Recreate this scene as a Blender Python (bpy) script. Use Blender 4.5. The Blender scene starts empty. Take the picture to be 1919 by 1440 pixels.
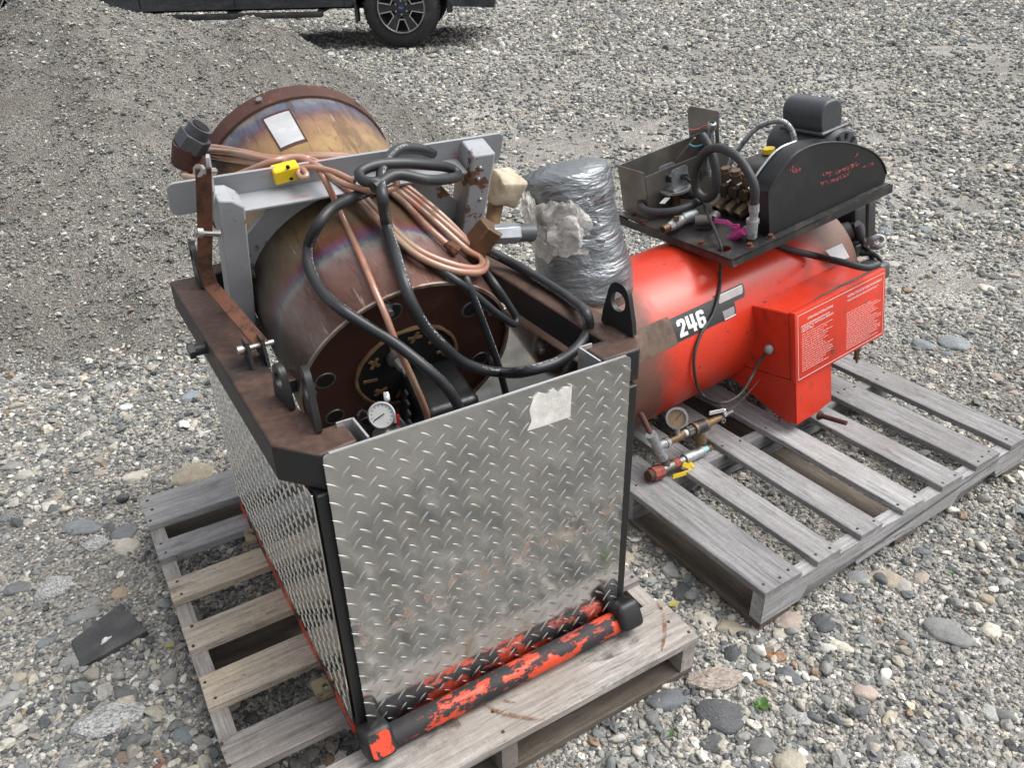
import bpy, bmesh, math, random
import numpy as np
from mathutils import Vector, Matrix, noise as mnoise
random.seed(7); RNG = np.random.default_rng(11)
SC = bpy.context.scene
COL = SC.collection
V = Vector
# ------------------------------------------------------------------ camera
W0, H0 = 1919.0, 1440.0
FPX, PIT, ROL, CAMH = 1499.3, 0.5241, -0.0245, 1.5668
_c, _s, _cr, _sr = math.cos(PIT), math.sin(PIT), math.cos(ROL), math.sin(ROL)
CAMP = V((0, 0, CAMH))
def ray(px, py):
    r2 = (px - W0/2)/FPX; u2 = (H0/2 - py)/FPX
    r = _cr*r2 - _sr*u2; u = _sr*r2 + _cr*u2
    return V((r, _c + _s*u, -_s + _c*u))
cam = bpy.data.cameras.new('camera'); camo = bpy.data.objects.new('camera', cam); COL.objects.link(camo)
cam.sensor_width = 36.0; cam.sensor_fit = 'HORIZONTAL'; cam.lens = FPX/W0*36.0
cam.clip_start = 0.05; cam.clip_end = 2000.0
R_ = V((1, 0, 0)); U_ = V((0, _s, _c)); F_ = V((0, _c, -_s))
cr_ = R_*_cr + U_*_sr; cu_ = U_*_cr - R_*_sr
m = Matrix.Identity(4)
for i in range(3):
    m[i][0] = cr_[i]; m[i][1] = cu_[i]; m[i][2] = -F_[i]; m[i][3] = CAMP[i]
camo.matrix_world = m
SC.camera = camo
# ------------------------------------------------------------------ sky, sun, exposure (overcast)
SUN_EL, SUN_AZ = math.radians(60), math.radians(88)     # azimuth from +Y towards +X
world = bpy.data.worlds.new('World'); SC.world = world; world.use_nodes = True
wn = world.node_tree; wn.nodes.clear()
sky = wn.nodes.new('ShaderNodeTexSky'); sky.sky_type = 'NISHITA'; sky.sun_disc = False
sky.sun_elevation = SUN_EL; sky.sun_rotation = SUN_AZ
sky.air_density = 1.0; sky.dust_density = 6.0; sky.ozone_density = 1.0
hs = wn.nodes.new('ShaderNodeHueSaturation'); hs.inputs['Saturation'].default_value = 0.22
bg = wn.nodes.new('ShaderNodeBackground'); bg.inputs['Strength'].default_value = 0.15
wo = wn.nodes.new('ShaderNodeOutputWorld')
wn.links.new(sky.outputs[0], hs.inputs['Color']); wn.links.new(hs.outputs[0], bg.inputs[0]); wn.links.new(bg.outputs[0], wo.inputs[0])
sl = bpy.data.lights.new('sun', 'SUN'); sl.energy = 1.15; sl.angle = math.radians(50); sl.color = (1.0, 0.97, 0.93)
so = bpy.data.objects.new('sun', sl); COL.objects.link(so)
sd = V((math.sin(SUN_AZ)*math.cos(SUN_EL), math.cos(SUN_AZ)*math.cos(SUN_EL), math.sin(SUN_EL)))
so.rotation_euler = sd.to_track_quat('Z', 'Y').to_euler(); so.location = (0, 0, 12)
vs = SC.view_settings; vs.view_transform = 'Standard'; vs.look = 'None'; vs.gamma = 1.0; vs.exposure = 0.62
vs.use_curve_mapping = False
SC.render.engine = 'CYCLES'
SC.render.resolution_x, SC.render.resolution_y = 1024, 769
SC.cycles.max_bounces = 6; SC.cycles.diffuse_bounces = 3; SC.cycles.glossy_bounces = 4; SC.cycles.transmission_bounces = 4

# ------------------------------------------------------------------ material helper
class G:
    def __init__(s, name):
        s.m = bpy.data.materials.new(name); s.m.use_nodes = True; s.t = s.m.node_tree; s.t.nodes.clear()
        s.out = s.t.nodes.new('ShaderNodeOutputMaterial'); s.b = s.t.nodes.new('ShaderNodeBsdfPrincipled')
        s.t.links.new(s.b.outputs[0], s.out.inputs[0]); s._tc = None
    def n(s, typ, ins=None, **props):
        x = s.t.nodes.new('ShaderNode' + typ)
        for k, v in props.items(): setattr(x, k, v)
        for k, v in (ins or {}).items(): s.set(x.inputs[k], v)
        return x
    def set(s, sock, v):
        if isinstance(v, bpy.types.NodeSocket): s.t.links.new(v, sock)
        elif v is not None:
            if sock.type == 'RGBA' and len(v) == 3: v = (*v, 1)
            sock.default_value = v
    def p(s, **k):
        for a, v in k.items(): s.set(s.b.inputs[a.replace('_', ' ')], v)
        return s.m
    def obj(s):
        if not s._tc: s._tc = s.n('TexCoord')
        return s._tc.outputs['Object']
    def rnd(s): return s.n('ObjectInfo').outputs['Random']
    def attr(s, name, typ='GEOMETRY'): return s.n('Attribute', attribute_name=name, attribute_type=typ)
    def map(s, vec, scale=(1, 1, 1), loc=(0, 0, 0), rot=(0, 0, 0)):
        return s.n('Mapping', {'Vector': vec, 'Scale': scale, 'Location': loc, 'Rotation': rot}).outputs[0]
    def noise(s, scale=5, detail=4, rough=.55, vec=None, dist=0, col=False):
        x = s.n('TexNoise', {'Scale': scale, 'Detail': detail, 'Roughness': rough, 'Distortion': dist, 'Vector': vec or s.obj()})
        return x.outputs['Color' if col else 'Fac']
    def vor(s, scale=5, vec=None, feature='F1', rnd=1.0, out='Distance'):
        return s.n('TexVoronoi', {'Scale': scale, 'Vector': vec or s.obj(), 'Randomness': rnd}, feature=feature).outputs[out]
    def ramp(s, fac, stops, interp='LINEAR'):
        x = s.n('ValToRGB', {'Fac': fac}); r = x.color_ramp; r.interpolation = interp
        while len(r.elements) < len(stops): r.elements.new(.5)
        for e, (p, c) in zip(r.elements, stops):
            e.position = p; e.color = (c, c, c, 1) if not hasattr(c, '__len__') else ((*c, 1) if len(c) == 3 else c)
        return x.outputs[0]
    def mix(s, fac, a, b, mode='MIX'):
        x = s.n('Mix', data_type='RGBA', blend_type=mode)
        s.set(x.inputs[0], fac); s.set(x.inputs[6], a); s.set(x.inputs[7], b); return x.outputs[2]
    def math(s, op, a, b=None, clamp=False):
        x = s.n('Math', operation=op, use_clamp=clamp); s.set(x.inputs[0], a)
        if b is not None: s.set(x.inputs[1], b)
        return x.outputs[0]
    def sep(s, vec): return s.n('SeparateXYZ', {0: vec}).outputs
    def bump(s, h, strength=.3, dist=.01, normal=None):
        x = s.n('Bump', {'Height': h, 'Strength': strength, 'Distance': dist})
        if normal: s.set(x.inputs['Normal'], normal)
        return x.outputs[0]
M = {}
def simple(name, col, rough=.5, metal=0.0, var=.12, bump=.08, nscale=18, spec=.5, dirt=None, dirtamt=.35, dscale=7):
    g = G(name)
    n = g.noise(nscale, 5, .6)
    c = g.mix(1.0, col, g.ramp(n, [(.25, 1-var*2), (.75, 1+var)]), 'MULTIPLY')
    if dirt:
        dm = g.ramp(g.noise(dscale, 6, .65), [(.5, 0.0), (.72, dirtamt)])
        c = g.mix(dm, c, dirt)
    r = g.ramp(g.noise(nscale*1.7, 3), [(.2, max(.03, rough-.12)), (.8, min(1, rough+.12))])
    g.p(Base_Color=c, Metallic=metal, Roughness=r, Specular_IOR_Level=spec)
    if bump: g.p(Normal=g.bump(g.noise(nscale*6, 3), bump, .002))
    M[name] = g.m; return g.m

# ---- ground
def m_ground(name, base, peb, scale, light):
    g = G(name); o = g.obj()
    big = g.noise(.7, 4, .6, o); mid = g.noise(5, 5, .6, o)
    n2 = g.noise(40, 2, .5, o, col=True)
    vec = g.n('VectorMath', {0: o, 1: g.n('VectorMath', {0: n2, 3: .012}, operation='SCALE').outputs[0]}, operation='ADD').outputs[0]
    v1 = g.n('TexVoronoi', {'Scale': scale, 'Vector': vec}); v2 = g.n('TexVoronoi', {'Scale': scale*2.3, 'Vector': vec})
    h1 = g.sep(v1.outputs['Color'])[0]; h2 = g.sep(v2.outputs['Color'])[1]
    pal = [(0, (.09, .095, .1)), (.2, (.17, .17, .165)), (.42, (.28, .275, .255)), (.65, (.40, .38, .34)), (.85, (.52, .5, .46)), (1, (.66, .64, .6))]
    c1 = g.ramp(h1, pal); c2 = g.ramp(h2, pal)
    peb1 = g.mix(g.ramp(v1.outputs['Distance'], [(.25, 1), (.5, 0)]), c2, c1)
    sand = g.mix(g.noise(160, 3, .6, o), base, tuple(min(1, x*1.5) for x in base))
    amt = g.math('MULTIPLY', g.ramp(g.math('ADD', g.math('MULTIPLY', mid, .6), g.math('MULTIPLY', big, .4)), [(.36, .25), (.6, 1.0)]), peb)
    c = g.mix(amt, sand, peb1)
    c = g.mix(1.0, c, g.ramp(big, [(.2, light*.82), (.8, light*1.12)]), 'MULTIPLY')
    hgt = g.math('ADD', g.math('MULTIPLY', g.ramp(v1.outputs['Distance'], [(0, 1), (.6, 0)]), .8), g.math('MULTIPLY', g.ramp(v2.outputs['Distance'], [(0, 1), (.6, 0)]), .4))
    g.p(Base_Color=c, Roughness=.9, Specular_IOR_Level=.25, Normal=g.bump(hgt, .9, .010))
    M[name] = g.m
m_ground('ground', (.14, .132, .118), .9, 62, 1.0)
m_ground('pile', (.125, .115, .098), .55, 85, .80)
def m_stone(name, typ):
    g = G(name); o = g.obj()
    col = g.attr('col', typ).outputs['Color'] if typ == 'INSTANCER' else g.n('ObjectInfo').outputs['Color']
    sc = 3 if typ == 'INSTANCER' else 4
    n = g.noise(sc, 5, .65, o); sp = g.noise(sc*9, 2, .5, o)
    c = g.mix(1.0, col, g.ramp(n, [(.25, .72), (.75, 1.22)]), 'MULTIPLY')
    c = g.mix(g.ramp(sp, [(.6, 0), (.72, .35)]), c, (.5, .5, .48))
    c = g.mix(g.ramp(sp, [(.28, .4), (.4, 0)]), c, (.05, .05, .055))
    g.p(Base_Color=c, Roughness=.72, Specular_IOR_Level=.35, Normal=g.bump(n, .25, .15))
    M[name] = g.m
m_stone('pebble', 'INSTANCER'); m_stone('stone', 'OBJECT')
def m_granite(name, a, b, sc=17):
    g = G(name); o = g.obj()
    n = g.noise(sc, 3, .7, o); k = g.noise(3, 4, .6, o)
    c = g.ramp(n, [(.36, b), (.47, tuple((x+y)/2 for x, y in zip(a, b))), (.58, a)])
    c = g.mix(1.0, c, g.ramp(k, [(.2, .8), (.8, 1.15)]), 'MULTIPLY')
    g.p(Base_Color=c, Roughness=.75, Specular_IOR_Level=.3, Normal=g.bump(k, .4, .2)); M[name] = g.m
m_granite('granite', (.55, .55, .54), (.13, .13, .13)); m_granite('granite_pink', (.42, .36, .31), (.2, .17, .15))
simple('slate', (.052, .053, .054), .6, var=.25, bump=.25, nscale=30, dirt=(.2, .19, .18), dirtamt=.35, dscale=12)
simple('orange_stone', (.30, .15, .065), .7, var=.35, nscale=4)
# ---- wood (local X is the grain)
def m_wood(name, pal, tint):
    g = G(name); o = g.obj(); r = g.rnd()
    off = g.n('CombineXYZ', {0: g.math('MULTIPLY', r, 37.0), 1: g.math('MULTIPLY', r, 11.0), 2: 0.0}).outputs[0]
    v = g.n('VectorMath', {0: o, 1: off}, operation='ADD').outputs[0]
    gr = g.noise(9, 6, .7, g.map(v, (.55, 9, 9)), .5)
    fine = g.noise(30, 4, .7, g.map(v, (1.0, 40, 40)))
    saw = g.noise(26, 2, .5, g.map(v, (9, 1.2, 1)), 1.0)
    blot = g.noise(3.5, 5, .6, v)
    c = g.ramp(gr, pal)
    c = g.mix(g.ramp(blot, [(.42, 0), (.68, .85)]), c, tint)
    c = g.mix(1.0, c, g.ramp(fine, [(.3, .7), (.7, 1.18)]), 'MULTIPLY')
    c = g.mix(1.0, c, g.ramp(saw, [(.35, .93), (.6, 1.03)]), 'MULTIPLY')
    c = g.mix(1.0, c, g.ramp(r, [(0, .74), (1, 1.2)]), 'MULTIPLY')
    cr = g.ramp(g.noise(5, 3, .5, g.map(v, (.5, 26, 8)), .6), [(.492, 0), (.5, 1), (.508, 0)])
    c = g.mix(g.math('MULTIPLY', cr, .75), c, (.03, .027, .024))
    st = g.ramp(g.noise(6, 5, .7, g.map(v, (1, 2.2, 1), (3, 5, 1))), [(.58, 0), (.72, .6)])
    c = g.mix(st, c, (.075, .06, .05))
    hh = g.math('SUBTRACT', g.math('ADD', gr, g.math('MULTIPLY', fine, .5)), g.math('MULTIPLY', cr, 1.5))
    g.p(Base_Color=c, Roughness=.86, Specular_IOR_Level=.2, Normal=g.bump(hh, .5, .003)); M[name] = g.m
m_wood('wood_grey', [(.25, (.14, .14, .145)), (.5, (.31, .31, .315)), (.75, (.47, .465, .46))], (.26, .255, .25))
m_wood('wood_tan', [(.25, (.18, .15, .125)), (.5, (.43, .38, .32)), (.75, (.62, .56, .48))], (.56, .46, .33))
m_wood('wood_mid', [(.25, (.14, .13, .122)), (.5, (.33, .31, .29)), (.75, (.5, .475, .445))], (.24, .21, .18))
m_wood('wood_dark', [(.25, (.07, .06, .05)), (.5, (.14, .12, .1)), (.75, (.22, .19, .165))], (.1, .08, .06))
simple('nail', (.09, .05, .035), .7, .4, var=.3)

# ------------------------------------------------------------------ mesh helper
class MB:
    def __init__(s): s.bm = bmesh.new()
    def box(s, c, size, mat=None, bev=0.0, seg=1):
        b = bmesh.new(); bmesh.ops.create_cube(b, size=1.0)
        bmesh.ops.scale(b, vec=V(size), verts=b.verts)
        if bev > 0: bmesh.ops.bevel(b, geom=list(b.edges), offset=bev, segments=seg, profile=.5, affect='EDGES')
        M4 = (mat.to_4x4() if mat is not None else Matrix.Identity(4)); M4 = Matrix.Translation(V(c)) @ M4
        bmesh.ops.transform(b, matrix=M4, verts=b.verts); s.add(b); return s
    def add(s, b):
        me = bpy.data.meshes.new('tmp'); b.to_mesh(me); b.free(); s.bm.from_mesh(me); bpy.data.meshes.remove(me)
    def bar(s, a, b, w, h, up=(0, 0, 1), bev=0.0):
        a, b = V(a), V(b); d = (b-a); L = d.length; d.normalize(); up = V(up)
        y = up.cross(d); y.normalize(); z = d.cross(y)
        R = Matrix((d, y, z)).transposed(); return s.box((a+b)/2, (L, w, h), R, bev)
    def cyl(s, a, b, r1, r2=None, n=20, cap=True):
        a, b = V(a), V(b); r2 = r1 if r2 is None else r2; d = b-a; d.normalize()
        x = d.orthogonal().normalized(); y = d.cross(x)
        A = [s.bm.verts.new(a + (x*math.cos(t)+y*math.sin(t))*r1) for t in [2*math.pi*i/n for i in range(n)]]
        B = [s.bm.verts.new(b + (x*math.cos(t)+y*math.sin(t))*r2) for t in [2*math.pi*i/n for i in range(n)]]
        for i in range(n): s.bm.faces.new((A[i], A[(i+1) % n], B[(i+1) % n], B[i]))
        if cap: s.bm.faces.new(A[::-1]); s.bm.faces.new(B)
        return s
    def rev(s, prof, origin, axis, n=32, closed=False, ref=None):
        # prof: list of (radius, distance along axis)
        o, d = V(origin), V(axis).normalized(); x = (V(ref) - d*V(ref).dot(d)).normalized() if ref is not None else d.orthogonal().normalized(); y = d.cross(x)
        rings = []
        for r, t in prof:
            if r < 1e-6: rings.append([s.bm.verts.new(o+d*t)])
            else: rings.append([s.bm.verts.new(o+d*t+(x*math.cos(a)+y*math.sin(a))*r) for a in [2*math.pi*i/n for i in range(n)]])
        pr = list(zip(rings, rings[1:])) + ([(rings[-1], rings[0])] if closed else [])
        for A, B in pr:
            for i in range(n):
                j = (i+1) % n
                if len(A) == 1 and len(B) == 1: continue
                if len(A) == 1: s.bm.faces.new((A[0], B[j], B[i]))
                elif len(B) == 1: s.bm.faces.new((A[i], A[j], B[0]))
                else: s.bm.faces.new((A[i], A[j], B[j], B[i]))
        return s
    def tube(s, pts, r, n=10, smooth=True, step=None, cap=True, rfun=None):
        P = [V(p) for p in pts]
        if smooth and len(P) > 2: P = catmull(P, step or max(.006, r*.8))
        T = []
        for i in range(len(P)):
            t = P[min(i+1, len(P)-1)] - P[max(i-1, 0)]; T.append(t.normalized() if t.length > 1e-9 else V((0, 0, 1)))
        x = T[0].orthogonal().normalized(); rings = []
        uvl = s.bm.loops.layers.uv.verify(); L = 0; LS = []
        for i, p in enumerate(P):
            if i: L += (p-P[i-1]).length
            LS.append(L)
            x = (x - T[i]*x.dot(T[i])).normalized(); y = T[i].cross(x); rr = rfun(L, i) if rfun else r
            rings.append([s.bm.verts.new(p+(x*math.cos(a)+y*math.sin(a))*rr) for a in [2*math.pi*k/n for k in range(n)]])
        for i in range(len(rings)-1):
            A, B = rings[i], rings[i+1]
            for k in range(n):
                f = s.bm.faces.new((A[k], A[(k+1) % n], B[(k+1) % n], B[k]))
                for lp, (uu, vv) in zip(f.loops, ((k, LS[i]), (k+1, LS[i]), (k+1, LS[i+1]), (k, LS[i+1]))): lp[uvl].uv = (uu/n, vv)
        if cap: s.bm.faces.new(rings[0][::-1]); s.bm.faces.new(rings[-1])
        return s
    def prism(s, poly, mat, depth):
        # poly in local XY, extruded along local +Z by depth; mat 4x4
        A = [s.bm.verts.new(mat @ V((x, y, 0))) for x, y in poly]; B = [s.bm.verts.new(mat @ V((x, y, depth))) for x, y in poly]
        n = len(poly)
        s.bm.faces.new(A[::-1]); s.bm.faces.new(B)
        for i in range(n): s.bm.faces.new((A[i], A[(i+1) % n], B[(i+1) % n], B[i]))
        return s
    def ring_plate(s, outer, inner, mat, depth):
        n = len(outer); assert n == len(inner)
        q = [[s.bm.verts.new(mat @ V((x, y, z))) for x, y in P] for P, z in ((outer, 0), (inner, 0), (inner, depth), (outer, depth))]
        for a, b in ((0, 1), (1, 2), (2, 3), (3, 0)):
            for i in range(n):
                j = (i+1) % n; s.bm.faces.new((q[a][i], q[a][j], q[b][j], q[b][i]))
        return s
    def sphere(s, c, r, sc=(1, 1, 1), n=12):
        b = bmesh.new(); bmesh.ops.create_uvsphere(b, u_segments=n, v_segments=max(6, n//2), radius=r)
        bmesh.ops.scale(b, vec=V(sc), verts=b.verts); bmesh.ops.translate(b, vec=V(c), verts=b.verts); s.add(b); return s
    def hexnut(s, a, b, r): return s.cyl(a, b, r, r, 6)
    def jitter(s, amp, scale=20, seed=0):
        for v in s.bm.verts:
            v.co += V(mnoise.noise_vector(v.co*scale + V((seed*3.1, seed*1.7, seed)))) * amp
        return s
    def subdiv(s, cuts):
        bmesh.ops.subdivide_edges(s.bm, edges=s.bm.edges[:], cuts=cuts, use_grid_fill=True); return s
    def build(s, name, mat=None, parent=None, smooth=35, label=None, kind=None, bevel=0):
        bmesh.ops.recalc_face_normals(s.bm, faces=s.bm.faces[:])
        me = bpy.data.meshes.new(name); s.bm.to_mesh(me); s.bm.free()
        return link_mesh(name, me, mat, parent, smooth, label, kind, bevel)
def link_mesh(name, me, mat=None, parent=None, smooth=35, label=None, kind=None, bevel=0):
    if mat is not None: me.materials.append(M[mat] if isinstance(mat, str) else mat)
    if smooth:
        me.polygons.foreach_set('use_smooth', [True]*len(me.polygons)); me.set_sharp_from_angle(angle=math.radians(smooth))
    o = bpy.data.objects.new(name, me); COL.objects.link(o)
    if parent is not None: o.parent = parent
    if label: o['label'] = label
    if kind: o['kind'] = kind
    if bevel:
        md = o.modifiers.new('bevel', 'BEVEL'); md.width = bevel; md.segments = 2; md.limit_method = 'ANGLE'; md.angle_limit = math.radians(40)
    return o
def catmull(P, step):
    out = []; n = len(P)
    for i in range(n-1):
        p0 = P[max(i-1, 0)]; p1 = P[i]; p2 = P[i+1]; p3 = P[min(i+2, n-1)]
        if i == 0: p0 = p1*2 - p2
        if i == n-2: p3 = p2*2 - p1
        k = max(2, int((p2-p1).length/step))
        d1 = max((p1-p0).length, 1e-6)**.5; d2 = max((p2-p1).length, 1e-6)**.5; d3 = max((p3-p2).length, 1e-6)**.5
        m1 = ((p1-p0)/d1 - (p2-p0)/(d1+d2) + (p2-p1)/d2)*d2; m2 = ((p2-p1)/d2 - (p3-p1)/(d2+d3) + (p3-p2)/d3)*d2
        for j in range(k):
            t = j/k; h00 = 2*t**3-3*t*t+1; h10 = t**3-2*t*t+t; h01 = -2*t**3+3*t*t; h11 = t**3-t*t
            out.append(p1*h00 + m1*h10 + p2*h01 + m2*h11)
    out.append(P[-1]); return out
def thing(name, label, cat, mat4=None, group=None):
    o = bpy.data.objects.new(name, None); COL.objects.link(o); o.empty_display_size = .1
    if mat4 is not None: o.matrix_world = mat4
    o['label'] = label; o['category'] = cat
    if group: o['group'] = group
    return o
def tag(o, label, cat, group=None):
    o['label'] = label; o['category'] = cat
    if group: o['group'] = group
    return o
def frame(origin, x, y, z):
    m = Matrix.Identity(4)
    for i in range(3): m[i][0] = x[i]; m[i][1] = y[i]; m[i][2] = z[i]; m[i][3] = origin[i]
    return m
class Fr:
    """a thing's own axes; at(px, py, axis, value) = where the sight line meets that plane of the thing, in local coordinates"""
    def __init__(s, m4): s.m = m4; s.i = m4.inverted(); s.c = s.i @ CAMP
    def at(s, px, py, ax, val):
        d = s.i.to_3x3() @ ray(px, py); t = (val - s.c[ax])/d[ax]; return s.c + d*t
    def oncyl(s, px, py, r, ax=1):
        d = s.i.to_3x3() @ ray(px, py); a, b = [k for k in range(3) if k != ax]
        A = d[a]**2+d[b]**2; B = 2*(s.c[a]*d[a]+s.c[b]*d[b]); D = B*B-4*A*(s.c[a]**2+s.c[b]**2-r*r)
        t = (-B-math.sqrt(max(D, 0)))/2/A; return s.c + d*t
def pz(px, py, z):
    d = ray(px, py); t = (z-CAMH)/d.z; return CAMP + d*t
def pd(px, py, dep):
    d = ray(px, py); return CAMP + d*(dep/d.dot(F_))
# frames of the big things (fitted to the photograph)
def rotz(t): return Matrix.Rotation(t, 3, 'Z')
FL = Fr(Matrix.Translation((-1.1007, 1.8753, 0)) @ rotz(.5341).to_4x4())       # left pallet + steel frame (y back, -y front)
FR = Fr(Matrix.Translation((.0569, 2.2915, 0)) @ rotz(-.9999).to_4x4())        # right pallet
# ------------------------------------------------------------------ ground
def smooth01(t): t = np.clip(t, 0, 1); return t*t*(3-2*t)
_perm = RNG.permutation(512)
_grad = RNG.random((512,))
def vnoise(x, y, s, seed=0):
    x = np.asarray(x)*s + seed*17.3; y = np.asarray(y)*s + seed*5.1
    xi = np.floor(x).astype(int); yi = np.floor(y).astype(int); fx = x-xi; fy = y-yi
    fx = fx*fx*(3-2*fx); fy = fy*fy*(3-2*fy)
    h = lambda a, b: _grad[(_perm[a & 511] + b) & 511]
    return (h(xi, yi)*(1-fx)+h(xi+1, yi)*fx)*(1-fy) + (h(xi, yi+1)*(1-fx)+h(xi+1, yi+1)*fx)*fy
def ground_h(x, y):
    rise = .35*smooth01((y-4.2)/5.2) + np.clip(y-9.4, 0, 60)*.004
    und = (vnoise(x, y, .8, 1)-.5)*.05*smooth01((np.hypot(x-.1, y-2.2)-1.4)/1.5) + (vnoise(x, y, 5, 2)-.5)*.012
    tr = smooth01((np.abs(y-10.3)-1.6)/1.0)
    und = und*np.where(y > 7.5, tr, 1)
    return rise + und - .006
def pile_h(x, y):
    wx = x + (vnoise(x, y, 1.6, 3)-.5)*.35; wy = y + (vnoise(x, y, 1.6, 4)-.5)*.35
    def cone(cx, cy, hh, sf, sr, round_):
        dx = wx-cx; dy = wy-cy
        sx = np.where(dx > 0, sr, sf)
        r = np.sqrt((dx*sx)**2+(dy*sf)**2 + round_**2) - round_
        return hh - r
    a = cone(-2.72, 5.45, 1.25, .47, .5, .05); b = cone(-1.68, 6.0, 1.0, .62, .78, .06); c = cone(-4.0, 5.2, 1.0, .45, .45, .1)
    k = .06
    mx = np.maximum(np.maximum(a, b), c)
    sm = mx + k*np.log(np.exp((a-mx)/k)+np.exp((b-mx)/k)+np.exp((c-mx)/k))
    sm = sm + (vnoise(x, y, 3.5, 5)-.5)*.09 + (vnoise(x, y, 11, 6)-.5)*.045 + (vnoise(x, y, 24, 7)-.5)*.02
    foot = np.where(sm < .12, .12*np.exp((np.minimum(sm, .12)-.12)/.12) , sm)
    return foot - .045
def grid_mesh(name, xs, ys, hf, mat, keep=None):
    X, Y = np.meshgrid(xs, ys); Z = hf(X, Y); nx, ny = len(xs), len(ys)
    co = np.stack([X, Y, Z], -1).reshape(-1, 3)
    i = np.arange(nx*ny).reshape(ny, nx)
    f = np.stack([i[:-1, :-1], i[:-1, 1:], i[1:, 1:], i[1:, :-1]], -1).reshape(-1, 4)
    if keep is not None:
        k = keep(X, Y, Z).reshape(-1); f = f[k[f].any(1)]
        used = np.unique(f); mp = -np.ones(len(co), int); mp[used] = np.arange(len(used)); co = co[used]; f = mp[f]
    me = bpy.data.meshes.new(name); me.from_pydata(co.tolist(), [], f.tolist()); me.update()
    return link_mesh(name, me, mat, None, 180)
def axis_pts(lo, hi, d, far):
    a = list(np.arange(lo, hi+1e-6, d)); s = d; x = hi
    while x < far: s *= 1.35; x += s; a.append(x)
    s = d; x = lo; b = []
    while x > -far: s *= 1.35; x -= s; b.append(x)
    return np.array(b[::-1]+a)
ground = grid_mesh('ground', axis_pts(-5.5, 5.5, .06, 700), axis_pts(-.6, 12, .06, 700), ground_h, 'ground'); ground['kind'] = 'structure'
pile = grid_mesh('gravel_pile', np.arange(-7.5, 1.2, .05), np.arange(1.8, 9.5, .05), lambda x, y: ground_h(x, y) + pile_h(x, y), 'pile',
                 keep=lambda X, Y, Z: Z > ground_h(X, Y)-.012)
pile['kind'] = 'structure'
def surf_h(x, y): return ground_h(x, y) + np.maximum(pile_h(x, y), 0)
# ---- loose gravel: one scatter object, geometry-node instances
def pebble_tree():
    t = bpy.data.node_groups.new('scatter', 'GeometryNodeTree')
    t.interface.new_socket('Geometry', in_out='INPUT', socket_type='NodeSocketGeometry'); t.interface.new_socket('Geometry', in_out='OUTPUT', socket_type='NodeSocketGeometry')
    N = t.nodes.new; Lk = t.links.new
    gi = N('NodeGroupInput'); go = N('NodeGroupOutput'); j = N('GeometryNodeJoinGeometry')
    for k in range(7):
        ico = N('GeometryNodeMeshIcoSphere'); ico.inputs['Radius'].default_value = .5; ico.inputs['Subdivisions'].default_value = 3 if k < 3 else 2
        sp = N('GeometryNodeSetPosition'); nz = N('ShaderNodeTexNoise'); pos = N('GeometryNodeInputPosition')
        ad = N('ShaderNodeVectorMath'); ad.operation = 'ADD'; ad.inputs[1].default_value = (k*7.7, k*3.1, k*1.3)
        Lk(pos.outputs[0], ad.inputs[0]); Lk(ad.outputs[0], nz.inputs['Vector']); nz.inputs['Scale'].default_value = 1.3 if k < 4 else 2.2; nz.inputs['Detail'].default_value = 1.0
        sb = N('ShaderNodeVectorMath'); sb.operation = 'SUBTRACT'; sb.inputs[1].default_value = (.5, .5, .5); Lk(nz.outputs['Color'], sb.inputs[0])
        scl = N('ShaderNodeVectorMath'); scl.operation = 'SCALE'; scl.inputs['Scale'].default_value = .75 if k < 4 else 1.0; Lk(sb.outputs[0], scl.inputs[0])
        Lk(ico.outputs['Mesh'], sp.inputs['Geometry']); Lk(scl.outputs[0], sp.inputs['Offset'])
        sm = N('GeometryNodeSetShadeSmooth'); Lk(sp.outputs[0], sm.inputs['Geometry']); sm.inputs['Shade Smooth'].default_value = k < 5
        mt = N('GeometryNodeSetMaterial'); mt.inputs['Material'].default_value = M['pebble']; Lk(sm.outputs[0], mt.inputs['Geometry'])
        gi2 = N('GeometryNodeGeometryToInstance'); Lk(mt.outputs[0], gi2.inputs[0]); Lk(gi2.outputs[0], j.inputs[0])
    ip = N('GeometryNodeInstanceOnPoints'); Lk(gi.outputs[0], ip.inputs['Points']); Lk(j.outputs[0], ip.inputs['Instance'])
    ip.inputs['Pick Instance'].default_value = True
    def na(name, typ): a = N('GeometryNodeInputNamedAttribute'); a.data_type = typ; a.inputs['Name'].default_value = name; return a.outputs[0]
    Lk(na('idx', 'INT'), ip.inputs['Instance Index']); Lk(na('rot', 'FLOAT_VECTOR'), ip.inputs['Rotation']); Lk(na('scl', 'FLOAT_VECTOR'), ip.inputs['Scale'])
    Lk(ip.outputs[0], go.inputs[0]); return t
PAL = np.array([(.085, .092, .098), (.12, .125, .13), (.17, .175, .175), (.22, .22, .215), (.28, .275, .26), (.15, .165, .165), (.33, .31, .27), (.42, .39, .33), (.5, .48, .44), (.58, .57, .54), (.26, .19, .13), (.2, .215, .21)])
PAL = PAL*np.array([1.08, 1.08, 1.06])
PALW = np.array([.07, .09, .12, .14, .14, .08, .12, .11, .09, .06, .015, .05]); PALW = PALW/PALW.sum()
def inv_region(x, y, pad):
    """inside what the camera (or one a step to the side) could see of the ground"""
    d = y*_c + CAMH*_s
    return (np.abs(x) < .66*d + pad) & (y > .55-pad*.3)
FOOT = [(FL, -.02, 1.03, -1.28, .02), (FR, -.02, 1.03, -.02, 1.25)]
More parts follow.
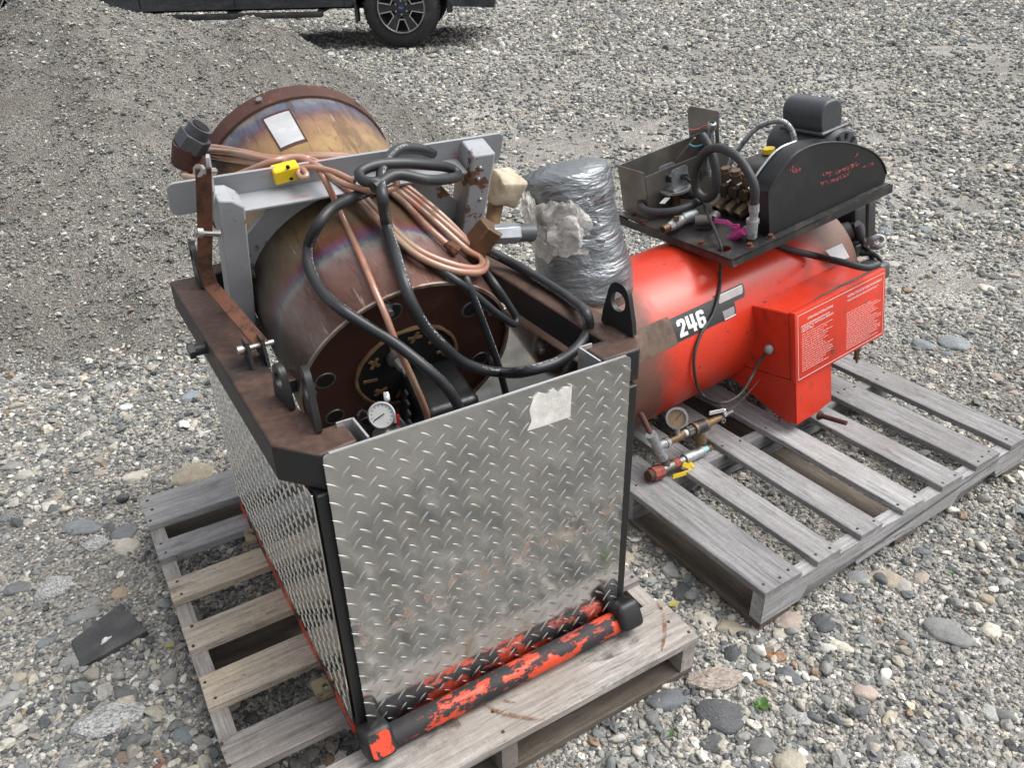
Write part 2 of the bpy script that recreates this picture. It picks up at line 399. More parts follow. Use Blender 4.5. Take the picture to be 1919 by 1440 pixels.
def scatter(name, layers, label, cat, tree, where, tone=1.0):
    P, S, Rr, Cc, Ii = [], [], [], [], []
    for (x0, x1, y0, y1, dens, d0, d1, patch, pw) in layers:
        n = int((x1-x0)*(y1-y0)*dens); x = RNG.uniform(x0, x1, n); y = RNG.uniform(y0, y1, n)
        k = inv_region(x, y, .9) & where(x, y)
        if patch:
            pn = .55*vnoise(x, y, 1.7, 8)+.45*vnoise(x, y, 5.5, 9); k &= RNG.random(n) < np.clip((pn-patch)*4+.25, .1, 1)
        x, y = x[k], y[k]; n = len(x)
        d = d0*(d1/d0)**(RNG.random(n)**pw)
        z = surf_h(x, y) + d*RNG.uniform(.02, .26, n)
        P.append(np.stack([x, y, z], -1))
        S.append(np.stack([d*RNG.uniform(.85, 1.35, n), d*RNG.uniform(.7, 1.1, n), d*RNG.uniform(.45, .85, n)], -1))
        Rr.append(np.stack([RNG.normal(0, .3, n), RNG.normal(0, .3, n), RNG.uniform(0, 6.28, n)], -1))
        c = PAL[RNG.choice(len(PAL), n, p=PALW)]*RNG.uniform(.75, 1.25, (n, 1))*tone; Cc.append(np.concatenate([c, np.ones((n, 1))], -1))
        Ii.append(RNG.integers(0, 7, n))
    P, S, Rr, Cc, Ii = map(np.concatenate, (P, S, Rr, Cc, Ii))
    me = bpy.data.meshes.new(name); me.vertices.add(len(P)); me.vertices.foreach_set('co', P.astype(np.float32).ravel())
    for nm, ty, ar, key in (('rot', 'FLOAT_VECTOR', Rr, 'vector'), ('scl', 'FLOAT_VECTOR', S, 'vector'), ('col', 'FLOAT_COLOR', Cc, 'color'), ('idx', 'INT', Ii, 'value')):
        a = me.attributes.new(nm, ty, 'POINT'); a.data.foreach_set(key, ar.astype(np.int32 if ty == 'INT' else np.float32).ravel())
    me.update(); me.materials.append(M['pebble'])
    o = bpy.data.objects.new(name, me); COL.objects.link(o); o.modifiers.new('scatter', 'NODES').node_group = tree
    o['kind'] = 'stuff'; o['label'] = label; o['category'] = cat; print(name, len(P)); return o
TREE = pebble_tree()
off_pile = lambda x, y: pile_h(x, y) < .03
on_pile = lambda x, y: pile_h(x, y) > -.01
scatter('gravel', [(-2.6, 2.8, .5, 3.2, 7500, .004, .011, 0, 1.0), (-3, 3.2, .5, 4.6, 2800, .009, .022, .30, 1.2), (-5, 5.5, .5, 8.5, 420, .018, .042, .36, 1.6),
                   (-10, 12, 4.2, 14, 700, .014, .045, .22, 1.3), (-16, 19, 9, 22, 150, .03, .08, .25, 1.4)],
        'loose grey river gravel covering the yard', 'gravel', TREE, off_pile)
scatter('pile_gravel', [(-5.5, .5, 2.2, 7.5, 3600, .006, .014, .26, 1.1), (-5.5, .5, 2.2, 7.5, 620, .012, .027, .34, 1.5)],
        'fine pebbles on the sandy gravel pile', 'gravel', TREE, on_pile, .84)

# ------------------------------------------------------------------ pallets
def board_mesh(L, w, t, seed, cut=None):
    """x along the grain, centred in y, top at z=0; slightly worn edges"""
    b = MB(); nx = max(4, int(L/.05)); prof = [(-w/2, -t), (-w/2, -.002), (-w/2+.003, 0), (w/2-.003, 0), (w/2, -.002), (w/2, -t)]
    rows = []
    for i in range(nx+1):
        row = []
        for k, (y, z) in enumerate(prof):
            x0 = cut(y/w+.5) if cut else 0.0; x = x0+(L-x0)*i/nx; nn = mnoise.noise(V((x*6, seed*3.3+(1 if y > 0 else 9), z*20)))
            yy = y + nn*.0022; zz = z + mnoise.noise(V((x*2.5, seed*7.1, y*6)))*.0018
            xx = x
            if i in (0, nx): xx += mnoise.noise(V((y*30, seed, z*30+i)))*.003
            row.append(b.bm.verts.new((xx, yy, zz)))
        rows.append(row)
    n = len(prof)
    for A, B in zip(rows, rows[1:]):
        for k in range(n): b.bm.faces.new((A[k], B[k], B[(k+1) % n], A[(k+1) % n]))
    b.bm.faces.new(rows[0]); b.bm.faces.new(rows[-1][::-1]); return b
def nail_data():
    b = MB(); b.cyl((0, 0, -.001), (0, 0, .0012), .0042, .0036, 8); bmesh.ops.recalc_face_normals(b.bm, faces=b.bm.faces[:])
    me = bpy.data.meshes.new('nail'); b.bm.to_mesh(me); b.bm.free(); me.materials.append(M['nail']); return me
NAIL = nail_data()
def pallet(name, label, Fm, boards, ztop, tb, mats, length, width, stringer_mat, sgn, cutfn=None, group=None):
    """boards: list of (y0, y1) along the stringers; width = board length (x)"""
    root = thing(name, label, 'pallet', Fm.m, group)
    zs = ztop - tb; zb = tb
    xs = [.019, width/2, width-.019]
    for i, (a, b_) in enumerate(boards):
        c, w = (a+b_)/2, abs(b_-a); cut = cutfn if (cutfn and i == 0) else None
        o = board_mesh(width, w, tb, i*1.7+ztop*100, cut).build('board', mats[i], root, 30)
        o.location = (0, c, ztop + RNG.normal(0, .0008)); o.rotation_euler = (0, 0, RNG.normal(0, .003))
        if cut: o['label'] = 'wide grey board with its far end broken off'
        nn = 3 if w > .12 else 2
        for x in xs:
            if cut and x < .3: continue
            for k in range(nn):
                q = bpy.data.objects.new('nail', NAIL); COL.objects.link(q); q.parent = o
                q.location = (x+RNG.normal(0, .006), (k-(nn-1)/2)*w*.6/(max(1, nn-1))*1.05 + RNG.normal(0, .004), .0006)
    y0, y1 = min(0, sgn*length), max(0, sgn*length)
    for x in xs:
        # stringer with two fork notches in its lower edge
        hgt = zs - zb; e = [(y0+.004, zb), (y0+.152, zb), (y0+.175, zb+.036), (y0+.365, zb+.036), (y0+.388, zb), (y1-.388, zb), (y1-.365, zb+.036), (y1-.175, zb+.036), (y1-.152, zb), (y1-.004, zb), (y1-.004, zs), (y0+.004, zs)]
        b = MB(); mt = frame((0, -.019, 0), (1, 0, 0), (0, 0, 1), (0, 1, 0)); b.prism([(p, q) for p, q in e], mt, .038)
        bmesh.ops.triangulate(b.bm, faces=[f for f in b.bm.faces if len(f.verts) > 4])
        s_ = b.build('stringer', stringer_mat, root, 20); s_.location = (x, 0, 0); s_.rotation_euler = (0, 0, math.pi/2)
        # keep grain along local X: rotated 90 deg so local x runs along the pallet's y
    for yc in ([y0+.06, (y0+y1)/2, y1-.06]):
        o = board_mesh(width, .11, zb-.001, yc*9+3).build('bottom_board', 'wood_dark', root, 30); o.location = (0, yc, zb-.0005)
    return root
"""stringers: local x is the pallet's y after the quarter turn"""
LB = [(-.005, -.152), (-.238, -.316), (-.410, -.494), (-.590, -.674), (-.762, -.858), (-.948, -1.045), (-1.122, -1.262)]
lp_ = pallet('wooden_pallet', 'weathered wooden pallet with tan and grey boards carrying the diamond plate frame', FL, LB, .13, .020,
       ['wood_grey', 'wood_grey', 'wood_tan', 'wood_tan', 'wood_tan', 'wood_mid', 'wood_mid'], 1.262, 1.016, 'wood_mid', -1, group=None)
RB = [(0, .138), (.2, .29), (.378, .470), (.559, .658), (.747, .848), (.922, 1.05), (1.118, 1.232)]
pallet('wooden_pallet', 'silver grey wooden pallet under the red tank', FR, RB, .125, .018, ['wood_grey']*7, 1.232, 1.02, 'wood_grey', 1,
       cutfn=lambda t: .34+.05*t+.012*math.sin(t*9))

def m_stain():
    g = G('rust_stain'); n = g.noise(40, 5, .7); g.p(Base_Color=(.20, .075, .022), Roughness=.9, Alpha=g.ramp(n, [(.4, .0), (.6, .75)])); M['rust_stain'] = g.m
    g = G('wet_stain'); n = g.noise(9, 6, .7); g.p(Base_Color=(.055, .042, .03), Roughness=.8, Alpha=g.ramp(n, [(.46, .0), (.6, .55)])); M['wet_stain'] = g.m
m_stain()
def stain(pts, w, mat):
    P = catmull([FL.at(px, py, 2, .1322) for px, py in pts], .006); b = MB(); prev = None
    for i, q in enumerate(P):
        t = (P[min(i+1, len(P)-1)]-P[max(i-1, 0)]).normalized(); s_ = V((-t.y, t.x, 0))*w*math.sin(math.pi*min(1, max(.06, i/len(P))))**.5
        cur = (b.bm.verts.new(q-s_), b.bm.verts.new(q+s_))
        if prev: b.bm.faces.new((prev[0], prev[1], cur[1], cur[0]))
        prev = cur
    b.build('stain', mat, lp_, 0)
stain([(893, 1308), (930, 1333), (980, 1345), (1022, 1351)], .0045, 'rust_stain'); stain([(900, 1303), (935, 1312), (968, 1318)], .003, 'rust_stain')
stain([(1231, 1128), (1243, 1150), (1246, 1185), (1240, 1222)], .0045, 'rust_stain'); stain([(700, 1425), (780, 1392), (860, 1352)], .035, 'wet_stain'); stain([(1085, 1235), (1140, 1210), (1195, 1190)], .035, 'wet_stain')
# ------------------------------------------------------------------ metal, paint and rubber materials
def m_worn(name, a, b, lo, hi, scale=9, rough=.5, metal=0.0, stretch=(1, 1, 1), third=None, detail=7, specks=None, bump=.25):
    """paint a over b, worn through where the noise is between lo and hi"""
    g = G(name); o = g.map(g.obj(), stretch)
    n = g.noise(scale, detail, .68, o); k = g.ramp(n, [(lo, 0), (hi, 1)])
    big = g.noise(scale*.45, 4, .6, o)
    ca = g.mix(1.0, a, g.ramp(big, [(.25, .72), (.75, 1.18)]), 'MULTIPLY'); cb = g.mix(1.0, b, g.ramp(g.noise(scale*3, 4), [(.25, .6), (.75, 1.3)]), 'MULTIPLY')
    c = g.mix(k, ca, cb)
    if third:
        k3 = g.ramp(g.noise(scale*1.6, 6, .7, g.map(o, (1, 1, 1), (9, 4, 2))), [(.6, 0), (.66, 1)]); c = g.mix(k3, c, third)
    if specks:
        k4 = g.ramp(g.noise(scale*9, 3, .6, o), [(.66, 0), (.70, 1)]); c = g.mix(k4, c, specks)
    r = g.mix(k, (rough,)*3, (min(1, rough+.25),)*3)
    g.p(Base_Color=c, Roughness=r, Metallic=metal, Normal=g.bump(g.math('ADD', k, g.math('MULTIPLY', g.noise(scale*14, 3), .3)), bump, .0012)); M[name] = g.m
m_worn('rail_rust', (.075, .043, .032), (.014, .0135, .014), .50, .64, 6, .62, .15, third=(.11, .07, .053), specks=(.05, .03, .022))
m_worn('black_steel', (.017, .0175, .019), (.10, .055, .035), .62, .72, 11, .45, .1)
m_worn('bar_paint', (.62, .062, .022), (.021, .02, .022), .485, .51, 17, .42, stretch=(.45, 1, 1), third=(.27, .05, .045), specks=(.02, .018, .018), bump=.6)
m_worn('block_paint', (.66, .06, .024), (.02, .02, .022), .53, .55, 34, .42, specks=(.02, .02, .02), bump=.5)
m_worn('grey_paint', (.31, .325, .345), (.15, .068, .04), .585, .60, 8, .48, third=None, specks=(.24, .25, .27), bump=.4)
m_worn('grey_bar', (.31, .325, .345), (.5, .15, .16), .55, .64, 12, .48, stretch=(.35, 1, 1), bump=.3)
m_worn('rust_strap', (.13, .052, .03), (.055, .03, .022), .5, .62, 22, .8, .2)
m_worn('tab_tan', (.30, .245, .16), (.12, .09, .06), .5, .66, 26, .75, .2)
m_worn('endplate', (.085, .034, .025), (.13, .06, .042), .52, .7, 6, .5, .35, third=(.05, .024, .02))
m_worn('red_paint', (.58, .036, .014), (.12, .06, .035), .66, .675, 9, .36, third=(.36, .034, .017), specks=(.26, .03, .018), bump=.2)
m_worn('brass_dull', (.20, .135, .075), (.09, .06, .04), .5, .66, 30, .5, .6)
m_worn('brass_brown', (.16, .095, .055), (.30, .21, .12), .6, .75, 24, .45, .65)
m_worn('galvanised', (.42, .44, .45), (.22, .23, .24), .48, .62, 40, .5, .6)
m_worn('rust_pipe', (.075, .032, .025), (.15, .07, .045), .55, .68, 40, .75, .2)
m_worn('red_brass', (.26, .065, .045), (.12, .05, .035), .55, .66, 45, .55, .35)
m_worn('plate_black', (.022, .023, .025), (.12, .1, .082), .5, .72, 6, .42, .1, third=(.045, .044, .045), specks=(.16, .1, .07))
m_worn('guard_black', (.0115, .012, .0135), (.022, .022, .024), .5, .7, 5, .33, bump=.08)
m_worn('pump_brass', (.165, .115, .075), (.08, .058, .04), .52, .68, 32, .5, .55)
m_worn('rim_metal', (.42, .35, .29), (.19, .10, .07), .5, .62, 14, .4, .6)
simple('rubber', (.022, .024, .027), .5, var=.2, bump=.12, nscale=40, dirt=(.09, .09, .09), dirtamt=.3, dscale=9)
simple('hose_soft', (.033, .034, .036), .55, var=.15, bump=.1, nscale=30)
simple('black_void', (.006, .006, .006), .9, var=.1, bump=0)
simple('black_cover', (.014, .015, .017), .38, var=.15, bump=.25, nscale=60)
simple('motor_grey', (.055, .06, .068), .42, var=.1, bump=.12, nscale=40)
simple('pump_case', (.06, .056, .055), .55, var=.15, bump=.15, nscale=30)
simple('steel', (.42, .41, .40), .38, .85, var=.1, bump=.05)
simple('steel_dark', (.19, .185, .18), .45, .7, var=.25, bump=.1, dirt=(.12, .07, .045), dirtamt=.35)
simple('tray_steel', (.25, .24, .225), .42, .75, var=.2, bump=.08, nscale=9, dirt=(.13, .085, .055), dirtamt=.6, dscale=5)
simple('chrome', (.72, .72, .71), .22, 1.0, var=.06, bump=0)
simple('cast_alu', (.42, .44, .46), .42, .35, var=.12, bump=.1)
simple('zinc', (.40, .43, .46), .4, .75, var=.25, bump=.1, nscale=35)
simple('gauge_white', (.75, .76, .75), .35, var=.03, bump=0)
simple('gauge_tan', (.27, .19, .12), .4, var=.12, bump=0)
simple('yellow_paint', (.66, .46, .03), .42, var=.1)
simple('yellow_plug', (.78, .55, .01), .4, var=.06)
simple('magenta_paint', (.56, .06, .27), .36, var=.12)
simple('white_vinyl', (.47, .48, .50), .45, var=.14, bump=0)
simple('red_plastic', (.6, .03, .03), .35, var=.05, bump=0)
simple('blue_wire', (.12, .42, .62), .4, var=.05, bump=0)
simple('red_wire', (.62, .12, .07), .4, var=.05, bump=0)
simple('insulation', (.52, .45, .34), .9, var=.25, bump=.6, nscale=22, dirt=(.2, .1, .05), dirtamt=.8, dscale=5)
simple('tan_clay', (.25, .15, .075), .75, var=.3, bump=.3, nscale=30)
simple('teal_tape', (.2, .5, .5), .4, var=.05, bump=0)
def m_rail():
    g = G('rail_rust'); o = g.obj(); nz = g.sep(g.n('NewGeometry').outputs['Normal'])[2]
    n = g.noise(7, 7, .68, o); big = g.noise(3.2, 4, .6, o)
    rust = g.mix(1.0, g.mix(g.ramp(g.noise(60, 3), [(.4, 0), (.65, 1)]), (.058, .031, .022), (.088, .05, .036)), g.ramp(big, [(.25, .7), (.75, 1.2)]), 'MULTIPLY')
    paint = g.mix(g.ramp(n, [(.55, 0), (.66, 1)]), (.0135, .0135, .0145), (.075, .036, .024))
    k = g.math('ADD', g.ramp(nz, [(.45, 0), (.8, 1)]), g.math('MULTIPLY', g.math('SUBTRACT', n, .5), 1.3))
    c = g.mix(g.ramp(k, [(.42, 0), (.6, 1)]), paint, rust)                      # paint has weathered off the upper faces
    scorch = g.ramp(g.noise(4.5, 4, .6, g.map(o, (1, 1, 1), (4, 8, 2))), [(.56, 0), (.64, .9)]); c = g.mix(scorch, c, (.014, .013, .013))
    g.p(Base_Color=c, Roughness=.58, Metallic=.1, Normal=g.bump(g.noise(90, 4), .25, .0015)); M['rail_rust'] = g.m
m_rail()
def m_alu():
    g = G('tread_plate'); o = g.obj()
    smear = g.noise(3.5, 5, .6, o); fine = g.noise(160, 3, .6, g.map(o, (1, 1, .25)))
    c = g.mix(1.0, (.66, .665, .66), g.ramp(smear, [(.2, .76), (.8, 1.06)]), 'MULTIPLY')
    gr = g.ramp(g.noise(22, 6, .7, o), [(.52, 0), (.72, .4)]); c = g.mix(gr, c, (.30, .29, .26))
    xyz = g.sep(o)
    # rust stains in a diagonal band where the plate has been scraped
    band = g.ramp(g.math('ABSOLUTE', g.math('SUBTRACT', g.math('SUBTRACT', g.math('MULTIPLY', xyz[0], .07), .065), xyz[2])), [(.012, 1), (.05, 0)])
    spot = g.ramp(g.noise(52, 3, .6, o), [(.56, 0), (.60, 1)])
    k = g.math('MULTIPLY', band, spot)
    c = g.mix(g.math('MULTIPLY', k, .8), c, (.25, .09, .025))
    r = g.ramp(g.math('ADD', g.math('MULTIPLY', smear, .6), g.math('MULTIPLY', fine, .4)), [(.25, .06), (.75, .15)])
    r = g.mix(k, r, (.8, .8, .8))
    g.p(Base_Color=c, Metallic=g.math('SUBTRACT', 1.0, k), Roughness=r, Normal=g.bump(g.noise(14, 3, .5, o), .05, .006)); M['tread_plate'] = g.m
m_alu()
simple('tread_lug', (.66, .66, .64), .17, 1.0, var=.08, bump=0)
simple('alu_edge', (.75, .75, .74), .3, .8, var=.05, bump=0)
simple('torn_label', (.74, .73, .69), .7, var=.2, bump=.4, nscale=30)
def m_drum():
    g = G('heat_tint'); o = g.obj(); xyz = g.sep(o)
    wob = g.noise(3.0, 5, .6, o); wob2 = g.noise(16, 6, .7, g.map(o, (1, .45, 1))); mot = g.noise(34, 6, .72, o)
    t = g.math('ADD', g.math('DIVIDE', xyz[1], .74), g.math('ADD', g.math('MULTIPLY', g.math('SUBTRACT', wob, .5), .26), g.math('MULTIPLY', g.math('SUBTRACT', wob2, .5), .10)))
    c = g.ramp(t, [(0, (.13, .062, .047)), (.12, (.20, .115, .095)), (.18, (.25, .16, .15)), (.215, (.31, .30, .28)), (.235, (.16, .18, .24)), (.255, (.22, .09, .17)), (.285, (.22, .085, .05)),
                   (.33, (.15, .10, .055)), (.45, (.13, .095, .055)), (.58, (.27, .18, .09)), (.74, (.40, .26, .12)), (.82, (.33, .19, .11)), (.865, (.17, .10, .10)), (.905, (.12, .14, .20)), (.935, (.26, .24, .22)), (.965, (.19, .12, .085)), (1, (.10, .07, .06))])
    c = g.mix(1.0, c, g.ramp(mot, [(.25, .8), (.75, 1.18)]), 'MULTIPLY')
    drip = g.ramp(g.noise(8, 6, .7, g.map(o, (3.4, .42, 3.4)), .3), [(.53, 0), (.62, .5), (.7, .6)]); c = g.mix(drip, c, (.085, .042, .030))
    line = g.ramp(g.noise(7, 3, .5, g.map(o, (3.6, .5, 3.6), (3, 1, 2))), [(.49, 0), (.5, .45), (.51, 0)]); c = g.mix(line, c, (.06, .03, .024))
    scr = g.ramp(g.noise(10, 4, .75, g.map(o, (9, .9, 1.6), (0, 0, 0), (.2, .3, .4))), [(.62, 0), (.67, .6)]); c = g.mix(scr, c, (.42, .36, .27))
    sil = g.ramp(g.math('ADD', g.math('MULTIPLY', xyz[0], -2.6), g.math('MULTIPLY', wob2, .5)), [(.66, 0), (.86, .6)])
    c = g.mix(sil, c, g.mix(wob2, (.13, .12, .105), (.30, .29, .26)))
    g.p(Base_Color=c, Metallic=.55, Roughness=g.ramp(mot, [(.2, .27), (.8, .46)]), Normal=g.bump(g.math('ADD', wob, g.math('MULTIPLY', mot, .12)), .10, .02)); M['heat_tint'] = g.m
m_drum()
def m_copper():
    g = G('copper_wire'); o = g.obj()
    k = g.ramp(g.noise(14, 5, .65, o), [(.4, 0), (.62, 1)])
    c = g.mix(k, (.36, .15, .10), (.31, .225, .15))
    st = g.ramp(g.noise(9, 4, .6, g.map(o, (1, 1, 1), (5, 2, 1))), [(.56, 0), (.66, .55)]); c = g.mix(st, c, (.12, .075, .055))
    g.p(Base_Color=c, Roughness=.3, Specular_IOR_Level=.6, Coat_Weight=.7, Coat_Roughness=.16); M['copper_wire'] = g.m
m_copper()
def m_hose():
    g = G('hose'); uv = g.n('TexCoord').outputs['UV']; s = g.sep(uv)
    letters = g.ramp(g.noise(1, 2, .5, g.map(uv, (30, 210, 1))), [(.52, 0), (.56, 1)])
    line = g.math('MULTIPLY', g.math('GREATER_THAN', s[0], .46), g.math('LESS_THAN', s[0], .54))
    seg = g.ramp(g.noise(1, 1, .5, g.map(uv, (.01, 7, 1))), [(.46, 0), (.5, 1)])
    k = g.math('MULTIPLY', g.math('MULTIPLY', letters, line), seg)
    dirt = g.ramp(g.noise(11, 5, .6), [(.5, 0), (.8, .35)])
    c = g.mix(dirt, (.021, .023, .026), (.085, .085, .085)); c = g.mix(g.math('MULTIPLY', k, .75), c, (.5, .52, .55))
    g.p(Base_Color=c, Roughness=.42, Normal=g.bump(g.noise(90, 2), .08, .002)); M['hose'] = g.m
m_hose()
# ------------------------------------------------------------------ steel frame with tread plate sides (axes FL)
def round_poly(x0, x1, z0, z1, r, n=5):
    P = []
    for cx, cz, a0 in ((x1-r, z1-r, 0), (x0+r, z1-r, 90), (x0+r, z0+r, 180), (x1-r, z0+r, 270)):
        for i in range(n+1):
            a = math.radians(a0+90*i/n); P.append((cx+r*math.cos(a), cz+r*math.sin(a)))
    return P
def radial(poly, c, n, phase=0.0):
    out = []
    for i in range(n):
        a = 2*math.pi*i/n + phase; d = (math.cos(a), math.sin(a)); best = None
        for (x1, y1), (x2, y2) in zip(poly, poly[1:]+poly[:1]):
            ex, ey = x2-x1, y2-y1; den = d[0]*ey - d[1]*ex
            if abs(den) < 1e-12: continue
            t = ((x1-c[0])*ey-(y1-c[1])*ex)/den; u = ((x1-c[0])*d[1]-(y1-c[1])*d[0])/den
            if t > 0 and -1e-6 <= u <= 1+1e-6 and (best is None or t < best): best = t
        out.append((c[0]+d[0]*best, c[1]+d[1]*best))
    return out
def circle(c, r, n, phase=0.0): return [(c[0]+r*math.cos(2*math.pi*i/n+phase), c[1]+r*math.sin(2*math.pi*i/n+phase)) for i in range(n)]
def tread(width, height, place, sx=.0215, sz=.038, L=.0165, wd=.0033, hh=.0019):
    """raised lens-shaped bars, columns leaning one way and the other in turn; place(a, b, h) -> point"""
    b = MB(); i = 0
    while (i+.5)*sx < width-.006:
        j = 0
        while (j+.5)*sz < height+.01:
            a0, b0 = (i+.5)*sx, (j+.35+(.5 if i % 2 else 0))*sz; j += 1
            if b0 > height-.010: continue
            t = math.radians(48 if i % 2 else -42); ca, sa = math.cos(t), math.sin(t)
            P = lambda u, v, h: b.bm.verts.new(place(a0+u*ca-v*sa, b0+u*sa+v*ca, h))
            k = [(-L, 0), (-L*.55, wd*.75), (0, wd), (L*.55, wd*.75), (L, 0), (L*.55, -wd*.75), (0, -wd), (-L*.55, -wd*.75)]
            ring = [P(u, v, -.0002) for u, v in k]; mid = [P(u*.78, v*.38, hh) for u, v in k]
            for q in range(8): b.bm.faces.new((ring[q], ring[(q+1) % 8], mid[(q+1) % 8], mid[q]))
            b.bm.faces.new(mid)
        i += 1
    return b
fr = thing('steel_frame', 'rusty brown steel box frame with aluminium diamond plate sides standing on a pallet', 'frame', FL.m)
ZT = .832
def rail(poly, z0, z1, name='top_rail', mat='rail_rust'):
    b = MB(); b.prism(poly, Matrix.Translation((0, 0, z0)), z1-z0); return b.build(name, mat, fr, 30, bevel=.005)
rail([(.205, -.2), (.283, -.2), (.283, -1.03), (.332, -1.03), (.332, -1.098), (.262, -1.106), (.205, -1.035)], ZT-.072, ZT)
rail([(.885, -.2), (.962, -.2), (.962, -1.035), (.925, -1.1), (.835, -1.098), (.835, -1.03), (.885, -1.03)], ZT-.072, ZT)
rail([(.286, -.2), (.882, -.2), (.882, -.135), (.286, -.135)], ZT-.072, ZT-.003, 'cross_rail')
for x in (.243, .87):
    for y in (-1.092, -.235):
        b = MB(); b.box((x+.024, y, (ZT-.072+.132)/2), (.044, .036, ZT-.074-.134), None, .003); b.build('post', 'black_steel', fr)
# base tubes
for x in (.262, .893):
    b = MB(); b.box((x, -.66, .163), (.046, .86, .056), None, .004); b.build('base_tube', 'bar_paint', fr)
b = MB(); b.box((.58, -.24, .165), (.55, .05, .05), None, .006); b.build('base_tube', 'bar_paint', fr)
# front bar with its two end blocks
b = MB(); n = 18
b.rev([(.0, 0), (.0245, 0), (.0255, .006), (.0255, .574), (.0245, .58), (0, .58)], (.29, -1.15, .1575), (1, 0, 0), n); b.jitter(.0015, 30)
b.build('front_bar', 'bar_paint', fr, 40)
for x, mt in ((.267, 'block_paint'), (.885, 'black_steel')):
    b = MB(); b.box((x, -1.150, .1725), (.060, .070, .066), Matrix.Rotation(-.55, 3, 'X'), .013, 3); eb = b.build('end_block', 'black_steel', fr, 40)
    if mt == 'block_paint':
        b = MB(); b.prism(round_poly(-.022, .022, -.024, .024, .008), Matrix.Translation((x, -1.150, .1725)) @ Matrix.Rotation(-.55, 4, 'X') @ Matrix.Translation((0, -.0352, 0)) @ Matrix.Rotation(math.pi/2, 4, 'X'), .0009); b.jitter(.0012, 90); b.build('red_face', 'block_paint', eb, 0)
# mounting tabs
for px, py in ((480, 999), (613, 1284)):
    q = FL.at(px, py, 2, .148); b = MB()
    sq = [(-.03, -.026), (.032, -.026), (.032, .026), (-.03, .026)]
    b.ring_plate(radial(sq, (-.004, 0), 20, .1), circle((-.004, 0), .007, 20, .1), Matrix.Translation((q.x, q.y, .136)), .012); b.build('tab', 'tab_tan', fr, 30)
# lifting lugs
LUGP = [(-.048, 0), (.048, 0), (.044, .03), (.029, .085), (.022, .1), (.008, .107), (-.008, .107), (-.022, .1), (-.029, .085), (-.044, .03)]
def lug(x, y, rz, z=ZT-.002, sc=1.0):
    b = MB(); pl = [(a*sc, c*sc) for a, c in LUGP]; mt = Matrix.Translation((x, y, z)) @ Matrix.Rotation(rz, 4, 'Z') @ Matrix.Rotation(math.pi/2, 4, 'X')
    b.ring_plate(radial(pl, (0, .066*sc), 28), circle((0, .066*sc), .021*sc, 28), mt, .011); b.build('lifting_lug', 'black_steel', fr, 30)
    b = MB(); b.sphere((x, y, z), .02, (1.8, 1.0, .3)) if abs(rz) < .5 else b.sphere((x-.005, y, z), .02, (1.0, 1.9, .3)); b.jitter(.004, 60); b.build('weld_bead', 'rail_rust', fr, 60)
def edge_on(x, y): return math.atan2(y-FL.c.y, x-FL.c.x)
lug(.262, -.255, edge_on(.262, -.255)+.10); lug(.285, -1.0, edge_on(.285, -1.0)+.12); lug(.262, -.915, edge_on(.262, -.915)+.3, sc=.75); lug(.935, -1.01, math.pi/2+.1)
# bolt head on the outside of the left rail, clevis ears on its top
b = MB(); q = FL.at(372, 655, 0, .19); b.cyl((.206, q.y, q.z), (.182, q.y, q.z), .013, n=12); b.cyl((.182, q.y, q.z), (.17, q.y, q.z), .018, n=6); b.build('bolt', 'black_steel', fr)
for dx in (-.017, .012):
    b = MB(); b.prism([(-.03, 0), (.03, 0), (.016, .055), (-.016, .055)], Matrix.Translation((.268+dx, -.735, ZT-.002)) @ Matrix.Rotation(math.pi/2, 4, 'Z') @ Matrix.Rotation(math.pi/2, 4, 'X'), .006); b.build('hinge_ear', 'rail_rust', fr)
b = MB(); b.cyl((.238, -.735, ZT+.035), (.306, -.735, ZT+.035), .0055, n=12); b.cyl((.236, -.735, ZT+.035), (.247, -.735, ZT+.035), .0095, n=12); b.build('hinge_pin', 'steel', fr)
b = MB(); b.bar(FL.at(515, 722, 2, .76), FL.at(660, 688, 2, .74), .05, .03); b.build('cross_member', 'rail_rust', fr, bevel=.003)
# plates
PY = -1.1165
b = MB(); b.prism(round_poly(-.311, .311, -.366, .319, .012), Matrix.Rotation(math.pi/2, 4, 'X'), .0045)
fp = b.build('front_plate', 'tread_plate', fr, 30); fp.location = (.574, PY, .519)
b = tread(.622, .685, lambda a, c, h: V((a-.311, -.0045-h, c-.366))); tp = b.build('tread_pattern', 'tread_lug', fp, 60, kind='stuff')
b = MB(); b.box((0, -.0022, .3202), (.598, .0052, .0022)); b.build('plate_edge', 'alu_edge', fp)
lab = [(992, 769), (1000, 745), (1010, 736), (1024, 740), (1038, 728), (1046, 736), (1056, 727), (1072, 724), (1070, 752), (1069, 781), (1030, 795), (988, 808), (996, 790)]
b = MB(); b.prism([((q := FL.at(px, py, 1, PY-.0065)).x-.574, q.z-.519) for px, py in lab], Matrix.Translation((0, -.0052, 0)) @ Matrix.Rotation(math.pi/2, 4, 'X'), .0016); b.subdiv(1); b.build('torn_label', 'torn_label', fp, 0, label='torn remains of a white paper sticker')
b = MB(); b.box((0, 0, 0), (.0035, .868, .575), None, .0008); lp = b.build('side_plate', 'tread_plate', fr); lp.location = (.2395, -.672, .473)
b = tread(.868, .575, lambda a, c, h: V((-.0018-h, a-.434, c-.2875))); b.build('tread_pattern', 'tread_lug', lp, 60, kind='stuff')
b = MB(); b.box((0, 0, 0), (.0035, .868, .575), None, .0008); rp = b.build('side_plate', 'tread_plate', fr); rp.location = (.868, -.672, .472)
for x in (.327, .838):      # short aluminium channels holding the front plate
    s = 1 if x < .5 else -1; b = MB(); b.box((x+s*.019, -1.075, .565), (.004, .07, .55)); b.box((x+s*.004, -1.041, .565), (.03, .004, .55)); b.build('channel', 'alu_edge', fr)
